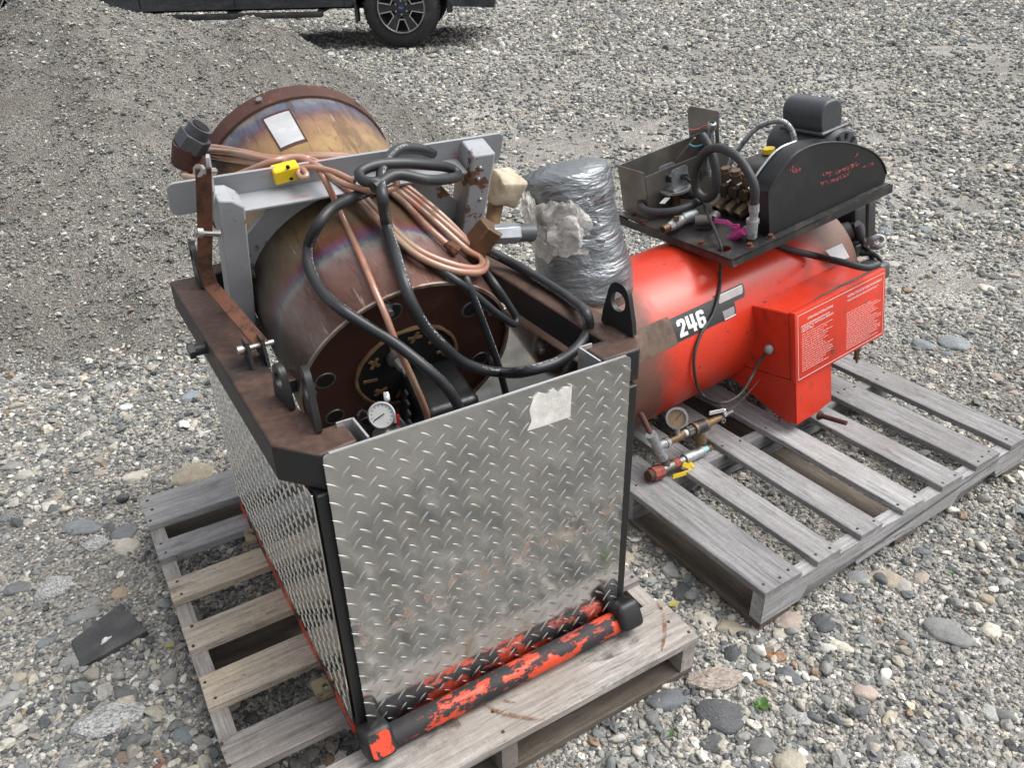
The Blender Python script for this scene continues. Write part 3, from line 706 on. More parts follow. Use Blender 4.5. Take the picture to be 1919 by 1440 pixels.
# ------------------------------------------------------------------ heat-stained drum with its grey yoke (axes FD: x right, y along the drum to the back, z up)
def orth(a, e):
    a = V(a).normalized(); e = V(e); e = (e - a*e.dot(a)).normalized(); return e, a, e.cross(a)
e_, a_, g_ = orth((-.456, .808, .372), (.871, .491, 0))
FD = Fr(frame((-.224, 1.533, .725), e_, a_, g_))
dr = thing('burner_drum', 'heat stained stainless drum tilted inside the steel frame with a grey yoke', 'drum', FD.m)
b = MB(); b.rev([(.2395, .012), (.2395, 0), (.2455, 0), (.2455, .70), (.2455, .735), (0, .735)], (0, 0, 0), (0, 1, 0), 96); b.build('shell', 'heat_tint', dr, 40)
b = MB(); b.rev([(.2392, .004), (.2395, -.002), (.2464, -.002), (.2464, .003)], (0, 0, 0), (0, 1, 0), 96); b.build('front_rim', 'rim_metal', dr, 60)
b = MB(); b.rev([(.2470, .690), (.2515, .692), (.2515, .740), (.2470, .742), (0, .742)], (0, 0, 0), (0, 1, 0), 96); bd = b.build('rear_band', 'rust_pipe', dr, 40)
for px, py in ((484, 184), (682, 214)):
    q = FD.oncyl(px, py, .252); q.y = .716; nn = V((q.x, 0, q.z)).normalized(); b = MB(); b.cyl(nn*.25+V((0, q.y, 0)), nn*.258+V((0, q.y, 0)), .0085, n=6); b.build('bolt', 'steel', bd)
# plaque
pq = [FD.oncyl(*q, .2475) for q in ((494, 224), (541, 207), (571, 260), (526, 277))]
def patch(b, corners, n, rr, off=0.0):
    """a sheet bent onto the drum between four corners (axis y)"""
    g = []
    for i in range(n+1):
        row = []
        for j in range(n+1):
            s, t = i/n, j/n; p = (corners[0]*(1-s)+corners[1]*s)*(1-t) + (corners[3]*(1-s)+corners[2]*s)*t
            k = rr/math.hypot(p.x, p.z); row.append(b.bm.verts.new((p.x*k, p.y, p.z*k)))
        g.append(row)
    for i in range(n):
        for j in range(n): b.bm.faces.new((g[i][j], g[i+1][j], g[i+1][j+1], g[i][j+1]))
cen = sum(pq, V())/4
b = MB(); patch(b, [cen+(p-cen)*1.16 for p in pq], 6, .2463); b.build('plaque_border', 'rust_pipe', dr, 60)
b = MB(); patch(b, pq, 6, .2472); b.build('plaque', 'white_vinyl', dr, 60, label='scratched white paper plaque without legible print')
# end plate: holes, bolts, burner disc
hol = [(-.186, .025), (-.165, -.105), (-.046, .18), (.139, .129), (.188, -.05), (.06, -.178), (-.09, -.165)]
b = MB(); b.rev([(.239, .011), (.118, .011)], (0, 0, 0), (0, 1, 0), 72); b.build('end_plate', 'endplate', dr, 60)
for x, z in hol:
    b = MB(); b.rev([(.0, .0098), (.0185, .0098)], (x, 0, z), (0, 1, 0), 20); b.rev([(.0185, .0095), (.0225, .0088), (.0235, .0108)], (x, 0, z), (0, 1, 0), 20)
    h_ = b.build('port_rim', 'steel_dark', dr, 60); h_.data.materials.append(M['black_void'])
    for f in h_.data.polygons:
        if f.index < 20: f.material_index = 1
for x, z in ((-.221, .026), (-.062, .203), (.175, .13), (.222, -.06), (-.12, -.19)):
    b = MB(); b.cyl((x, .011, z), (x, .002, z), .012, n=16); b.cyl((x, .002, z), (x, -.016, z), .008, n=12); b.build('bolt', 'steel', dr)
b = MB(); b.rev([(.114, .008), (.1165, .004), (.121, .005), (.122, .0105)], (0, 0, 0), (0, 1, 0), 64); b.jitter(.0025, 60); b.build('burner_ring', 'tan_clay', dr, 60)
b = MB(); b.rev([(0, .013), (.1165, .0105)], (0, 0, 0), (0, 1, 0), 48); bdsc = b.build('burner_disc', 'black_void', dr, 60)
for k in range(10):
    t = 2*math.pi*(k+.3)/10; x, z = .087*math.cos(t), .087*math.sin(t); b = MB()
    R = Matrix.Translation((x, .0095, z)) @ Matrix.Rotation(-t, 4, 'Y')
    for q in (0, 1) if k % 2 == 0 else (0,):
        b.box(R @ V((0, 0, 0)), (.034, .003, .0095), (R.to_3x3() @ Matrix.Rotation(q*1.2+.3, 3, 'Y')), .0012)
    b.build('clay_slot', 'tan_clay', bdsc)
# burner motor
b = MB(); b.box((.043, -.075, -.075), (.128, .15, .165), Matrix.Rotation(-.10, 3, 'X'), .018, 4); mo = b.build('motor_cover', 'black_cover', dr, 40)
for k in range(4):
    b = MB(); b.box((-.028-.006*k, -.05-.022*k, -.07-.006*k), (.006, .016, .12), None, .001); b.build('cover_fin', 'guard_black', mo)
b = MB(); b.box((-.048, -.09, -.11), (.004, .03, .1), Matrix.Rotation(.2, 3, 'Z')); b.build('bracket', 'galvanised', mo)
b = MB(); b.tube([(-.062, -.02, -.03), (-.066, -.06, -.06), (-.06, -.09, -.10), (-.05, -.11, -.15)], .008, 8); b.jitter(.003, 60); b.build('foil_cable', 'chrome', mo)
b = MB(); b.cyl((-.035, .008, .047), (-.035, -.006, .047), .019, n=20); b.cyl((-.035, -.006, .047), (-.03, -.03, .043), .011, n=8); b.cyl((-.03, -.03, .043), (-.028, -.045, .041), .007, n=10); b.build('flame_sensor', 'steel', dr)
q = FD.at(715, 779, 1, -.085); toc = (FD.c - q).normalized(); gx = toc
b = MB(); b.rev([(0, -.03), (.0285, -.03), (.0285, 0), (.026, .002), (.0255, -.003)], q, gx, 32); gg = b.build('pressure_gauge', 'steel_dark', dr)
b = MB(); b.rev([(.0285, -.001), (.0292, .003), (.0262, .0035), (.0255, -.002)], q, gx, 32); b.build('bezel', 'chrome', gg)
b = MB(); b.rev([(0, -.001), (.0256, -.001)], q, gx, 32); b.build('dial', 'gauge_white', gg)
def needle(b, q, n, up, L, ang, w=.0011):
    n = V(n).normalized(); up = (V(up)-n*V(up).dot(n)).normalized(); rt = up.cross(n); d = up*math.cos(ang)+rt*math.sin(ang)
    b.bar(q+n*.0012-d*L*.35, q+n*.0012+d*L, w*2, .0006, n)
    for k in range(13):
        a = math.radians(-135+270*k/12); d = up*math.cos(a)+rt*math.sin(a); b.bar(q+n*.0005+d*L*1.02, q+n*.0005+d*L*1.22, w, .0004, n)
b = MB(); needle(b, q, gx, (0, 0, 1), .019, math.radians(-130)); b.build('needle', 'black_void', gg)
qa = FD.at(762, 815, 1, -.09)
b = MB(); b.box(qa, (.15, .05, .05), Matrix.Rotation(.35, 3, 'Y') @ Matrix.Rotation(.3, 3, 'X'), .012, 3); ca = b.build('casting', 'cast_alu', dr, 40)
b = MB(); b.cyl(FD.at(738, 779, 1, -.075), FD.at(736, 792, 1, -.085), .014, n=16); b.build('knob', 'cast_alu', ca)
b = MB(); b.cyl(FD.at(745, 778, 1, -.10), FD.at(747, 798, 1, -.11), .0035, n=8); b.build('red_tag', 'red_plastic', ca)
b = MB(); b.tube([FD.at(700, 803, 1, -.03), FD.at(680, 798, 1, -.03), FD.at(670, 780, 1, -.03), FD.at(678, 770, 1, -.02), FD.at(690, 778, 1, -.03)], .0045, 8); b.build('oil_line', 'hose_soft', dr)
# grey yoke
def hollow(b, x0, x1, y0, y1, z0, z1, bev=.004): b.box(((x0+x1)/2, (y0+y1)/2, (z0+z1)/2), (x1-x0, y1-y0, z1-z0), None, bev)
n = 64; sq = [(-.285, -.16), (.285, -.16), (.285, .12), (.19, .2345), (.06, .2595), (-.06, .2595), (-.19, .2345), (-.285, .12)]
b = MB(); b.ring_plate(radial(sq, (0, 0), n, .02), circle((0, 0), .2475, n, .02), Matrix.Translation((0, .332, 0)) @ Matrix.Rotation(math.pi/2, 4, 'X'), .008); b.build('yoke_flange', 'grey_paint', dr, 30)
b = MB(); b.prism([(-.302, -.135), (-.252, -.135), (-.252, .292), (-.275, .312), (-.302, .316)], Matrix.Translation((0, .322, 0)) @ Matrix.Rotation(math.pi/2, 4, 'X'), .055)
lpo = b.build('yoke_post', 'grey_paint', dr, 30, bevel=.004)
b = MB(); b.prism([(.256, -.15), (.312, -.15), (.312, .312), (.256, .312)], Matrix.Translation((0, .35, 0)) @ Matrix.Rotation(math.pi/2, 4, 'X'), .07); rpo = b.build('yoke_post', 'grey_paint', dr, 30, bevel=.004)
for z in (.28, .25, .19, .08): b = MB(); b.sphere((.276+.014*(z < .2), .2795, z), .0055); b.build('rivet', 'steel', rpo)
b = MB(); b.prism(round_poly(-.378, .365, .240, .316, .016), Matrix.Translation((0, .348, 0)) @ Matrix.Rotation(math.pi/2, 4, 'X'), .006)
cb = b.build('crossbar', 'grey_bar', dr, 30); b = MB(); b.box((.0, .3145, .2655), (.50, .055, .006), None, .001); b.build('crossbar_ledge', 'grey_bar', cb)
for x, z in ((-.243, .085), (.24, .1)):
    b = MB(); b.cyl((x, .324, z), (x, .312, z), .013, n=6); b.cyl((x, .312, z), (x, .295, z), .007, n=10); b.build('bolt', 'steel_dark', dr)
b = MB(); b.box((-.277, .295, -.150), (.075, .06, .03), None, .006); b.build('yoke_foot', 'grey_paint', dr)
b = MB(); b.cyl(FD.at(365, 435, 1, .262), FD.at(412, 437, 1, .262), .007, n=10); b.cyl(FD.at(368, 435, 1, .262), FD.at(378, 435, 1, .262), .013, n=12); b.build('clamp_pin', 'steel', dr)
st = [FD.at(381, 318, 1, .262), FD.at(384, 420, 1, .262), FD.at(384, 500, 1, .258), FD.at(395, 535, 1, .25)]
st.append(FD.i @ (FL.m @ V((.283, -.735, ZT+.036))))
b = MB()
for p, q in zip(st, st[1:]): d = (q-p).normalized(); b.bar(p-d*.004, q+d*.004, .006, .028, (1, 0, .2), .001)
b.build('rust_strap', 'rust_strap', dr)
b = MB(); b.prism([(-.016, -.05), (.016, -.05), (.013, .03), (.006, .044), (-.006, .044), (-.013, .03)], Matrix.Translation(FD.at(391, 330, 1, .285)) @ Matrix.Rotation(1.25, 4, 'Z') @ Matrix.Rotation(math.pi/2, 4, 'X'), .006); b.build('pivot_ear', 'grey_paint', dr)
b = MB(); b.cyl(FD.at(371, 320, 1, .262), FD.at(402, 321, 1, .285), .007, n=10); b.cyl(FD.at(371, 320, 1, .262), FD.at(377, 320, 1, .266), .012, n=8); b.build('pivot_bolt', 'steel', dr)
# pipe fittings
def fitting(name, root, stages, parent):
    """stages: (p0, p1, r0, r1, sides, material)"""
    out = None
    for i, (p, q, r0, r1, k, mt) in enumerate(stages):
        b = MB(); b.cyl(p, q, r0, r1, k); o = b.build(('elbow', 'collar', 'hex_body', 'union_nut', 'thread_end', 'bore')[min(i, 5)] if name is None else name[i], mt, parent if out is None else out, 30, bevel=.0015 if k == 6 else 0)
        if out is None: out = o
    return out
yy = .15; f = lambda px, py, y=yy: FD.at(px, py, 1, y)
fitting(['hex_elbow', 'collar', 'pipe_stub', 'union_nut', 'thread_end', 'bore'], None, [
    (f(878, 478), f(922, 424), .036, .034, 6, 'brass_brown'), (f(866, 470), f(892, 482), .02, .02, 16, 'steel'),
    (f(852, 500), f(880, 472), .024, .024, 16, 'steel_dark'), (f(918, 440), f(968, 437), .022, .024, 6, 'zinc'),
    (f(966, 437), f(997, 436), .0195, .021, 20, 'motor_grey'), (f(996, 436), f(998.5, 436), .014, .014, 16, 'black_void')], dr)
yy = .66; f = lambda px, py, y=yy: FD.at(px, py, 1, y)
fitting(['elbow', 'elbow_neck', 'union_nut', 'thread_end', 'bore'], None, [
    (f(346, 308), f(352, 270), .030, .034, 14, 'rust_pipe'), (f(352, 305), f(385, 312), .029, .028, 14, 'rust_pipe'),
    (f(354, 276), f(368, 252), .038, .037, 6, 'motor_grey'), (f(367, 254), f(377, 236), .027, .027, 20, 'motor_grey'), (f(376.6, 236.5), f(377.6, 235), .020, .020, 16, 'black_void')], dr)
# lump of wrapped insulation on a pipe behind the right post
b = MB(); b.box(FD.at(944, 350, 1, .47), (.085, .085, .085), Matrix.Rotation(.3, 3, 'Y'), .012, 2); b.subdiv(2); b.jitter(.012, 18); b.build('pipe_insulation', 'insulation', dr, 60)
b = MB(); b.cyl(FD.at(930, 375, 1, .47), FD.at(915, 460, 1, .40), .022, .02, 12); b.jitter(.004, 30); b.build('outlet_pipe', 'tan_clay', dr)
# ------------------------------------------------------------------ copper cable and hoses over the drum (traced along the surfaces they lie on)
def path(items, fr_=FD):
    P = []
    for it in items:
        px, py, k, v = it
        if k == 'c': p = FD.m @ FD.oncyl(px, py, v)
        elif k == 'y': p = FD.m @ FD.at(px, py, 1, v)
        elif k == 'z': p = pz(px, py, v)
        else: p = pd(px, py, v)
        P.append(p)
    return P
def C_(pts, r=.262): return [(x, y, 'c', r) for x, y in pts]
cab = thing('copper_cable', 'bundle of copper coloured cable strands draped over the stained drum', 'cable', Matrix.Translation((-.3, 1.6, 1.0)))
ci = cab.matrix_world.inverted()
def strand(items, r=.0076, name='strand', par=cab, mat='copper_wire', n=10):
    b = MB(); b.tube([ci @ p for p in path(items)], r, n); return b.build(name, mat, par, 60)
top = [(352, 300), (385, 277), (450, 284), (520, 297), (600, 291), (655, 294)]
dn = [(700, 312), (760, 357), (820, 407), (880, 460)]
turn = [(906, 484), (909, 500), (892, 510), (850, 507), (786, 481), (727, 431), (669, 370), (620, 332), (570, 306)]
strand([(340, 312, 'c', .30)] + C_(top, .262) + C_(dn, .268) + [(906, 484, 'c', .272), (911, 498, 'c', .272), (894, 511, 'c', .27)] + C_(turn[3:6], .265) + C_(turn[6:], .275) + C_([(510, 308), (450, 331), (400, 348)], .32) + [(356, 340, 'c', .34)])
sh = lambda pts, dx, dy: [(x+dx, y+dy) for x, y in pts]
strand([(344, 322, 'c', .30)] + C_(sh(top[1:], 3, 11), .258) + C_(sh(dn, -4, 9), .262) + [(898, 482, 'c', .268), (904, 494, 'c', .268), (888, 503, 'c', .266)] + C_(sh(turn[3:6], 2, -10), .263) + C_(sh(turn[6:], 6, -9), .272) + C_([(520, 300), (462, 322), (410, 340)], .335) + [(345, 330, 'c', .35)])
strand(C_([(380, 290), (440, 300), (515, 309), (590, 303), (640, 306), (690, 330), (748, 372), (800, 424), (842, 462)], .257))
strand(C_(sh(top[1:], 0, 4), .27) + C_(sh(dn[:3], 8, -3), .275) + [(874, 450, 'c', .27)])
strand(C_([(352, 318), (348, 335)], .31) + C_([(372, 356), (430, 348), (500, 318), (556, 298), (590, 308), (640, 342), (700, 357), (734, 353), (744, 342), (728, 332)], .325), .0068)
strand(C_([(362, 330), (380, 345), (440, 340), (500, 328), (545, 312), (568, 318), (575, 330), (566, 334), (558, 322), (570, 314), (620, 320), (665, 340)], .332), .0062)
drp = strand(C_([(575, 305), (592, 312), (606, 332)], .32) + C_([(640, 402), (680, 490), (704, 548)], .256) + [(722, 590, 'y', -.03), (745, 650, 'y', -.07), (775, 715, 'y', -.11), (797, 768, 'y', -.13), (812, 822, 'y', -.14)], .0072)
ppos = FD.oncyl(535, 323, .335); b = MB(); R3 = (ci @ FD.m).to_3x3()
b.box(ci @ (FD.m @ ppos), (.054, .028, .034), R3 @ Matrix.Rotation(-.12, 3, 'Y'), .003); pl_ = b.build('plug', 'yellow_plug', cab, label='square yellow plug at the end of a strand')
for px, py in ((540, 314), (546, 335)):
    q = ci @ (FD.m @ FD.at(px, py, 1, ppos.y-.0145)); b = MB(); b.cyl(q, q + R3 @ V((0, .004, 0)), .004, n=10); b.build('screw', 'black_void', pl_)
b = MB(); fe = [ci @ p for p in path(C_([(836, 456), (846, 464), (858, 474)], .258))]; b.tube(fe, .0115, 8, rfun=lambda L, i: .009+.006*min(1, L*30)); b.jitter(.004, 90); b.build('frayed_end', 'rust_strap', cab, 0)
def hose(name, label, items, r, mat='hose', cat='hose', n=14):
    P = path(items); o0 = P[0]; b = MB(); b.tube([p-o0 for p in P], r, n); o = b.build(name, mat, None, 60); o.location = o0; return tag(o, label, cat)
hose('rubber_hose', 'long black rubber hose hanging in a wide loop from the drum to the right rail',
     C_([(812, 287), (785, 279), (751, 279), (728, 297), (715, 327), (717, 371)], .345) + C_([(725, 421), (742, 479), (757, 528)], .27) +
     [(768, 560, 'y', -.03), (797, 612, 'y', -.06), (838, 655, 'y', -.08), (862, 676, 'y', -.09), (897, 691, 'y', -.10), (938, 698, 'y', -.10), (991, 695, 'd', 1.60), (1044, 679, 'd', 1.62), (1084, 650, 'd', 1.64), (1103, 616, 'd', 1.67), (1100, 592, 'z', .862), (1069, 562, 'z', .846), (1006, 521, 'z', .846), (961, 494, 'z', .85), (915, 470, 'z', .87), (880, 452, 'z', .88)], .0118)
hose('rubber_hose', 'black rubber hose curling in a flat loop on the grey crossbar',
     C_([(700, 352), (742, 328), (800, 337), (846, 334), (858, 326), (848, 317), (800, 309), (742, 306), (698, 311), (673, 325), (684, 340), (712, 343)], .352) + C_([(690, 358), (655, 373), (622, 391), (596, 422)], .31) + C_([(578, 462), (577, 488), (586, 518), (610, 554)], .262) +
     [(644, 583, 'c', .26), (694, 615, 'y', -.03), (738, 642, 'y', -.07), (796, 688, 'y', -.13), (834, 724, 'y', -.16), (858, 760, 'y', -.18), (870, 800, 'y', -.19)], .0112)
hose('thin_hose', 'thin black hose with a sharp kink beside the drum front', C_([(760, 455), (819, 501), (858, 528)], .255) + [(881, 545, 'y', -.012), (928, 585, 'y', -.03), (955, 604, 'y', -.035), (966, 607, 'y', -.03), (968, 597, 'y', -.02), (953, 571, 'y', .0), (927, 532, 'y', .03), (908, 507, 'y', .08), (896, 488, 'y', .13)], .0082)
hose('thin_hose', 'thin black hose dropping straight down past the drum into the frame', [(862, 495, 'c', .256), (874, 524, 'c', .256), (892, 570, 'y', -.03), (913, 625, 'y', -.05), (931, 675, 'y', -.07), (946, 730, 'y', -.09), (955, 775, 'y', -.1)], .0082)
# ------------------------------------------------------------------ red tank heater (axes FT: x towards the viewer, y along the tank, z up)
ex, ay, gz = orth((.811, .582, .058), (.569, -.807, .158))
FT = Fr(frame((.624, 2.476, .403), ex, ay, gz)); TR = .253
def m_tank():
    g = G('tank_paint'); o = g.obj(); s = g.sep(o)
    n = g.noise(6, 6, .65, o); nb = g.noise(2.2, 4, .6, o)
    red = g.mix(1.0, (.60, .04, .016), g.ramp(nb, [(.2, .8), (.8, 1.12)]), 'MULTIPLY')
    t = g.math('ADD', s[1], g.math('MULTIPLY', g.math('SUBTRACT', n, .5), .16))
    sc = g.ramp(g.math('ADD', t, .5), [(.0, 1), (.09, .9), (.16, 0)])            # scorched end next to the flue
    brown = g.mix(g.noise(9, 5, .7, o), (.05, .028, .022), (.15, .085, .06))
    c = g.mix(sc, red, brown)
    t2 = g.math('ADD', g.math('ADD', s[1], g.math('MULTIPLY', s[2], .7)), g.math('MULTIPLY', g.math('SUBTRACT', n, .5), .2))
    sc2 = g.ramp(g.math('SUBTRACT', t2, .0), [(.40, 0), (.52, .95)])            # smoked far end under the pump plate
    c = g.mix(sc2, c, g.mix(g.noise(8, 5, .7, o), (.07, .045, .035), (.20, .15, .115)))
    sp = g.ramp(g.noise(70, 3, .6, o), [(.64, 0), (.68, .8)]); c = g.mix(sp, c, (.2, .03, .02))
    gm = g.ramp(g.noise(4, 6, .7, g.map(o, (1, .6, 1), (7, 3, 1))), [(.52, 0), (.72, .45)]); c = g.mix(gm, c, (.27, .045, .03))
    ch = g.ramp(g.noise(26, 5, .7, g.map(o, (1, .5, 1), (1, 2, 9))), [(.69, 0), (.70, 1)]); c = g.mix(ch, c, (.07, .035, .025))
    r = g.mix(g.math('MAXIMUM', sc, sc2), (.30, .30, .30), (.6, .6, .6))
    g.p(Base_Color=c, Roughness=r, Normal=g.bump(n, .06, .01)); M['tank_paint'] = g.m
m_tank()
tk = thing('heater_tank', 'long red heater tank with a scorched end lying on the grey pallet', 'tank', FT.m)
b = MB(); b.rev([(0, -.735), (.12, -.728), (.2, -.705), (.24, -.675), (TR, -.64), (TR, .555), (.249, .555), (.249, .535), (0, .535)], (0, 0, 0), (0, 1, 0), 96, ref=(1, 0, 0)); b.build('shell', 'tank_paint', tk, 40)
def onT(y, ang, r=TR+.0012): return V((r*math.cos(ang), y, r*math.sin(ang)))
def tpatch(name, mat, pts_fn, nu, nv, r, par):
    b = MB(); g = [[b.bm.verts.new(onT(*pts_fn(i/nu, j/nv), r)) for j in range(nv+1)] for i in range(nu+1)]
    for i in range(nu):
        for j in range(nv): b.bm.faces.new((g[i][j], g[i+1][j], g[i+1][j+1], g[i][j+1]))
    return b.build(name, mat, par, 60)
simple('decal_black', (.016, .017, .019), .35, var=.1, bump=0, dirt=(.09, .08, .07), dirtamt=.4, dscale=14)
simple('decal_white', (.70, .71, .70), .4, var=.08, bump=0)
simple('decal_silver', (.34, .32, .31), .35, .5, var=.2, bump=0)
simple('print_white', (.74, .62, .6), .5, var=.05, bump=0)
m_worn('bare_band', (.13, .085, .06), (.07, .05, .04), .45, .65, 12, .6, .2)
def ab(px, py): q = FT.oncyl(px, py, TR+.001); return q.y, math.atan2(q.z, q.x)
ya, aa = ab(1262, 600); yb, ab_ = ab(1266, 640); yc, ac = ab(1398, 540); yd, ad = ab(1378, 588)
a_hi = (ab(1262, 596)[1]+ab(1330, 563)[1])/2; a_lo = (ab(1270, 642)[1]+ab(1336, 612)[1])/2
y_l = ab(1264, 622)[0]; y_m = ab(1352, 580)[0]
dec = tpatch('number_decal', 'decal_black', lambda s, t: (y_l+(y_m-y_l)*s+.03*(t)*s, a_lo+(a_hi-a_lo)*t), 6, 6, TR+.0012, tk)
tpatch('peeled_band', 'bare_band', lambda s, t: (-.52+(y_l+.52)*s, a_lo-.02+(a_hi-a_lo+.06)*t), 6, 6, TR+.0009, tk)
hh = a_hi-a_lo
def wing(t0, t1, y0, y1, mat, r, name='decal_stripe'):
    def fn(s, t):
        e = math.sqrt(max(0, 1-(1-t)**2)) if s > .99 else 1
        return (y0+(y1-y0)*s*(1 - .12*(1-t)**2 * (s > .85)), a_lo+hh*(t0+(t1-t0)*t))
    return tpatch(name, mat, fn, 8, 4, r, dec)
wing(.55, 1.12, y_m-.01, y_m+.125, 'decal_black', TR+.0013); wing(-.02, .55, y_m-.01, y_m+.06, 'decal_black', TR+.0013)
wing(.72, 1.06, y_m+.0, y_m+.118, 'decal_silver', TR+.0017); wing(.06, .38, y_m+.0, y_m+.052, 'decal_silver', TR+.0017)
wing(1.0, 1.06, y_m+.0, y_m+.12, 'decal_white', TR+.0020); wing(.0, .05, y_m+.0, y_m+.052, 'decal_white', TR+.0020)
def text_mesh(s, size, bold=0.0, shear=0.0, space=1.0):
    cu = bpy.data.curves.new('txt', 'FONT'); cu.body = s; cu.size = size; cu.offset = bold; cu.shear = shear; cu.space_character = space; cu.resolution_u = 3
    ob = bpy.data.objects.new('txt', cu); me = bpy.data.meshes.new_from_object(ob); bpy.data.objects.remove(ob); bpy.data.curves.remove(cu); return me
D2 = [(0, .66), (0, .88), (.12, 1), (.5, 1), (.62, .88), (.62, .6), (.30, .2), (.62, .2), (.62, 0), (0, 0), (0, .16), (.38, .64), (.38, .8), (.24, .8), (.24, .66)]
D4 = [(0, 1), (.24, 1), (.24, .45), (.37, .45), (.37, 1), (.61, 1), (.61, .45), (.7, .45), (.7, .25), (.61, .25), (.61, 0), (.37, 0), (.37, .25), (0, .25)]
D6 = [(.12, 1), (.5, 1), (.62, .9), (.62, .72), (.4, .72), (.4, .8), (.24, .8), (.24, .6), (.5, .6), (.62, .5), (.62, .1), (.5, 0), (.12, 0), (0, .1), (0, .9)]
bmx = bmesh.new()
for dx, poly in ((0, D2), (.72, D4), (1.52, D6)): bmx.faces.new([bmx.verts.new((x+dx+.06*y, y, 0)) for x, y in poly])
hq = [bmx.verts.new((x+1.52+.06*y, y, .5)) for x, y in ((.24, .2), (.39, .2), (.39, .42), (.24, .42))]; bmx.faces.new(hq)
bmesh.ops.triangulate(bmx, faces=bmx.faces[:]); me = bpy.data.meshes.new('number'); bmx.to_mesh(me); bmx.free()
me.materials.append(M['decal_white']); me.materials.append(M['decal_black'])
for f in me.polygons: f.material_index = 1 if all(me.vertices[i].co.z > .3 for i in f.vertices) else 0
for v in me.vertices: v.co = onT(y_l+.014+v.co.x*.118/2.2, a_lo+hh*.13+v.co.y*hh*.70, TR+.0021+.0012*v.co.z)
link_mesh('number_print', me, None, dec, 0, label='white number 246')
# control box
BX0, BX1, BZ0, BZ1, BY1 = .2366, .4086, -.1614, .0726, .467
b = MB(); b.box(((.18+BX1-.022)/2, BY1/2, (BZ0+BZ1)/2), (BX1-.022-.18, BY1-.012, BZ1-BZ0-.012), None, .003); cbx = b.build('control_box', 'red_paint', tk)
b = MB(); b.box(((BX1-.022+BX1)/2, BY1/2, (BZ0+BZ1)/2), (.022, BY1, BZ1-BZ0), None, .0035, 2); pnl = b.build('front_cover', 'red_paint', cbx, label='red cover with white operating instructions in English and French')
b = MB(); b.box((BX1-.0225, BY1/2, (BZ0+BZ1)/2), (.004, BY1-.006, BZ1-BZ0-.004)); b.build('cover_gap', 'rust_pipe', cbx)
b = MB(); b.box((BX1-.035, BY1*.58, BZ1-.0062), (.012, BY1*.72, .0014)); b.jitter(.002, 40); b.build('rust_seam', 'bare_band', cbx)
b = MB(); b.box((.199, BY1/2, BZ1+.014), (.03, BY1+.02, .003), Matrix.Rotation(.62, 3, 'Y')); b.build('seam_flange', 'red_paint', cbx)
b = MB(); q = FT.at(1374+84, 575, 2, BZ1-.0055); b.cyl((.26, .05, BZ1-.0062), (.26, .05, BZ1-.0045), .006, n=12); b.build('screw', 'steel_dark', cbx)
# print on the cover: border, headings, small lines of text
pb = MB(); XF = BX1+.0006
def pr(y, z, w, h): pb.box((XF, y+w/2, z), (.0005, w, h))
z1, z0, l, r_ = BZ1-.012, BZ0+.010, .012, BY1-.012
for zz in (z1, z0): pr(l, zz, r_-l, .0016)
for yy_ in (l, r_): pb.box((XF, yy_, (z0+z1)/2), (.0005, .0016, z1-z0))
Hh = BZ1-BZ0; lines = []
def para(y0, y1, f0, f1, n, seed):
    rr = random.Random(seed)
    for k in range(n):
        z = BZ1-Hh*(f0+(f1-f0)*k/(n-1)); y = y0; end = y1-rr.random()**2*(y1-y0)*.35
        while y < end:
            w = rr.uniform(.006, .019); w = min(w, end-y); pr(y, z, w, .0012); y += w+.0026
para(.03, .185, .34, .86, 17, 1); para(.028, .17, .215, .225, 2, 4); para(.255, .445, .37, .90, 18, 2); para(.258, .43, .185, .20, 2, 3)
pb.build('fine_print', 'print_white', pnl, 0)
def place_text(s, size, y, z, par, wmax=None):
    me = text_mesh(s, size, .0002); w = max(v.co.x for v in me.vertices); k = (wmax/w) if wmax else 1
    for v in me.vertices: v.co = V((XF+.0004, y+v.co.x*k, z+v.co.y))
    return link_mesh('heading_print', me, 'print_white', par, 0)
place_text('OPERATING INSTRUCTIONS', .0115, .058, BZ1-Hh*.165, pnl, .125)
place_text('CONNECT TO INDIVIDUAL BRANCH', .0095, .028, BZ1-Hh*.268, pnl, .158); place_text('CIRCUIT ONLY', .0095, .028, BZ1-Hh*.305, pnl, .06)
place_text('INSTRUCTIONS DE FONCTIONNEMENT', .0115, .258, BZ1-Hh*.145, pnl, .185)
# bracket leg below the box
BB = -.310
b = MB(); b.prism([(.02, BZ0+.004), (BX1-.012, BZ0+.004), (BX1-.012, BB), (BX1-.055, BB), (.12, BZ0-.04)], Matrix.Translation((0, .008, 0)) @ Matrix.Rotation(math.pi/2, 4, 'X'), -.004); brk = b.build('bracket_leg', 'red_paint', tk)
b = MB(); b.prism([(.01, BZ0+.004), (.188, BZ0+.004), (.188, BB+.012), (.11, BB), (.01, BB)], frame((BX1-.0115, 0, 0), (0, 1, 0), (0, 0, 1), (1, 0, 0)), .004); b.build('bracket_face', 'red_paint', brk)
b = MB(); p = FT.at(1537, 779, 0, BX1-.006); b.cyl(p, p+V((.092, .004, 0)), .0085, .008, 12); b.cyl(p+V((-.003, 0, 0)), p+V((.006, 0, 0)), .017, .012, 14); b.build('drain_pipe', 'rust_pipe', brk)
b = MB(); p = FT.at(1606, 652, 0, .36); b.cyl(p+V((0, 0, .04)), p-V((0, 0, .012)), .013, n=6); b.cyl(p-V((0, 0, .012)), p-V((0, 0, .035)), .009, n=12); b.cyl(p-V((0, 0, .035)), p-V((0, 0, .042)), .012, n=8); b.cyl(p-V((0, 0, .042)), p-V((0, 0, .056)), .004, n=8); b.build('drain_cock', 'brass_dull', tk)
# skids under the tank
for y in (-.48, .42):
    b = MB(); b.box((-.03, y, -.262), (.2, .03, .012)); b.build('skid', 'rail_rust', tk)
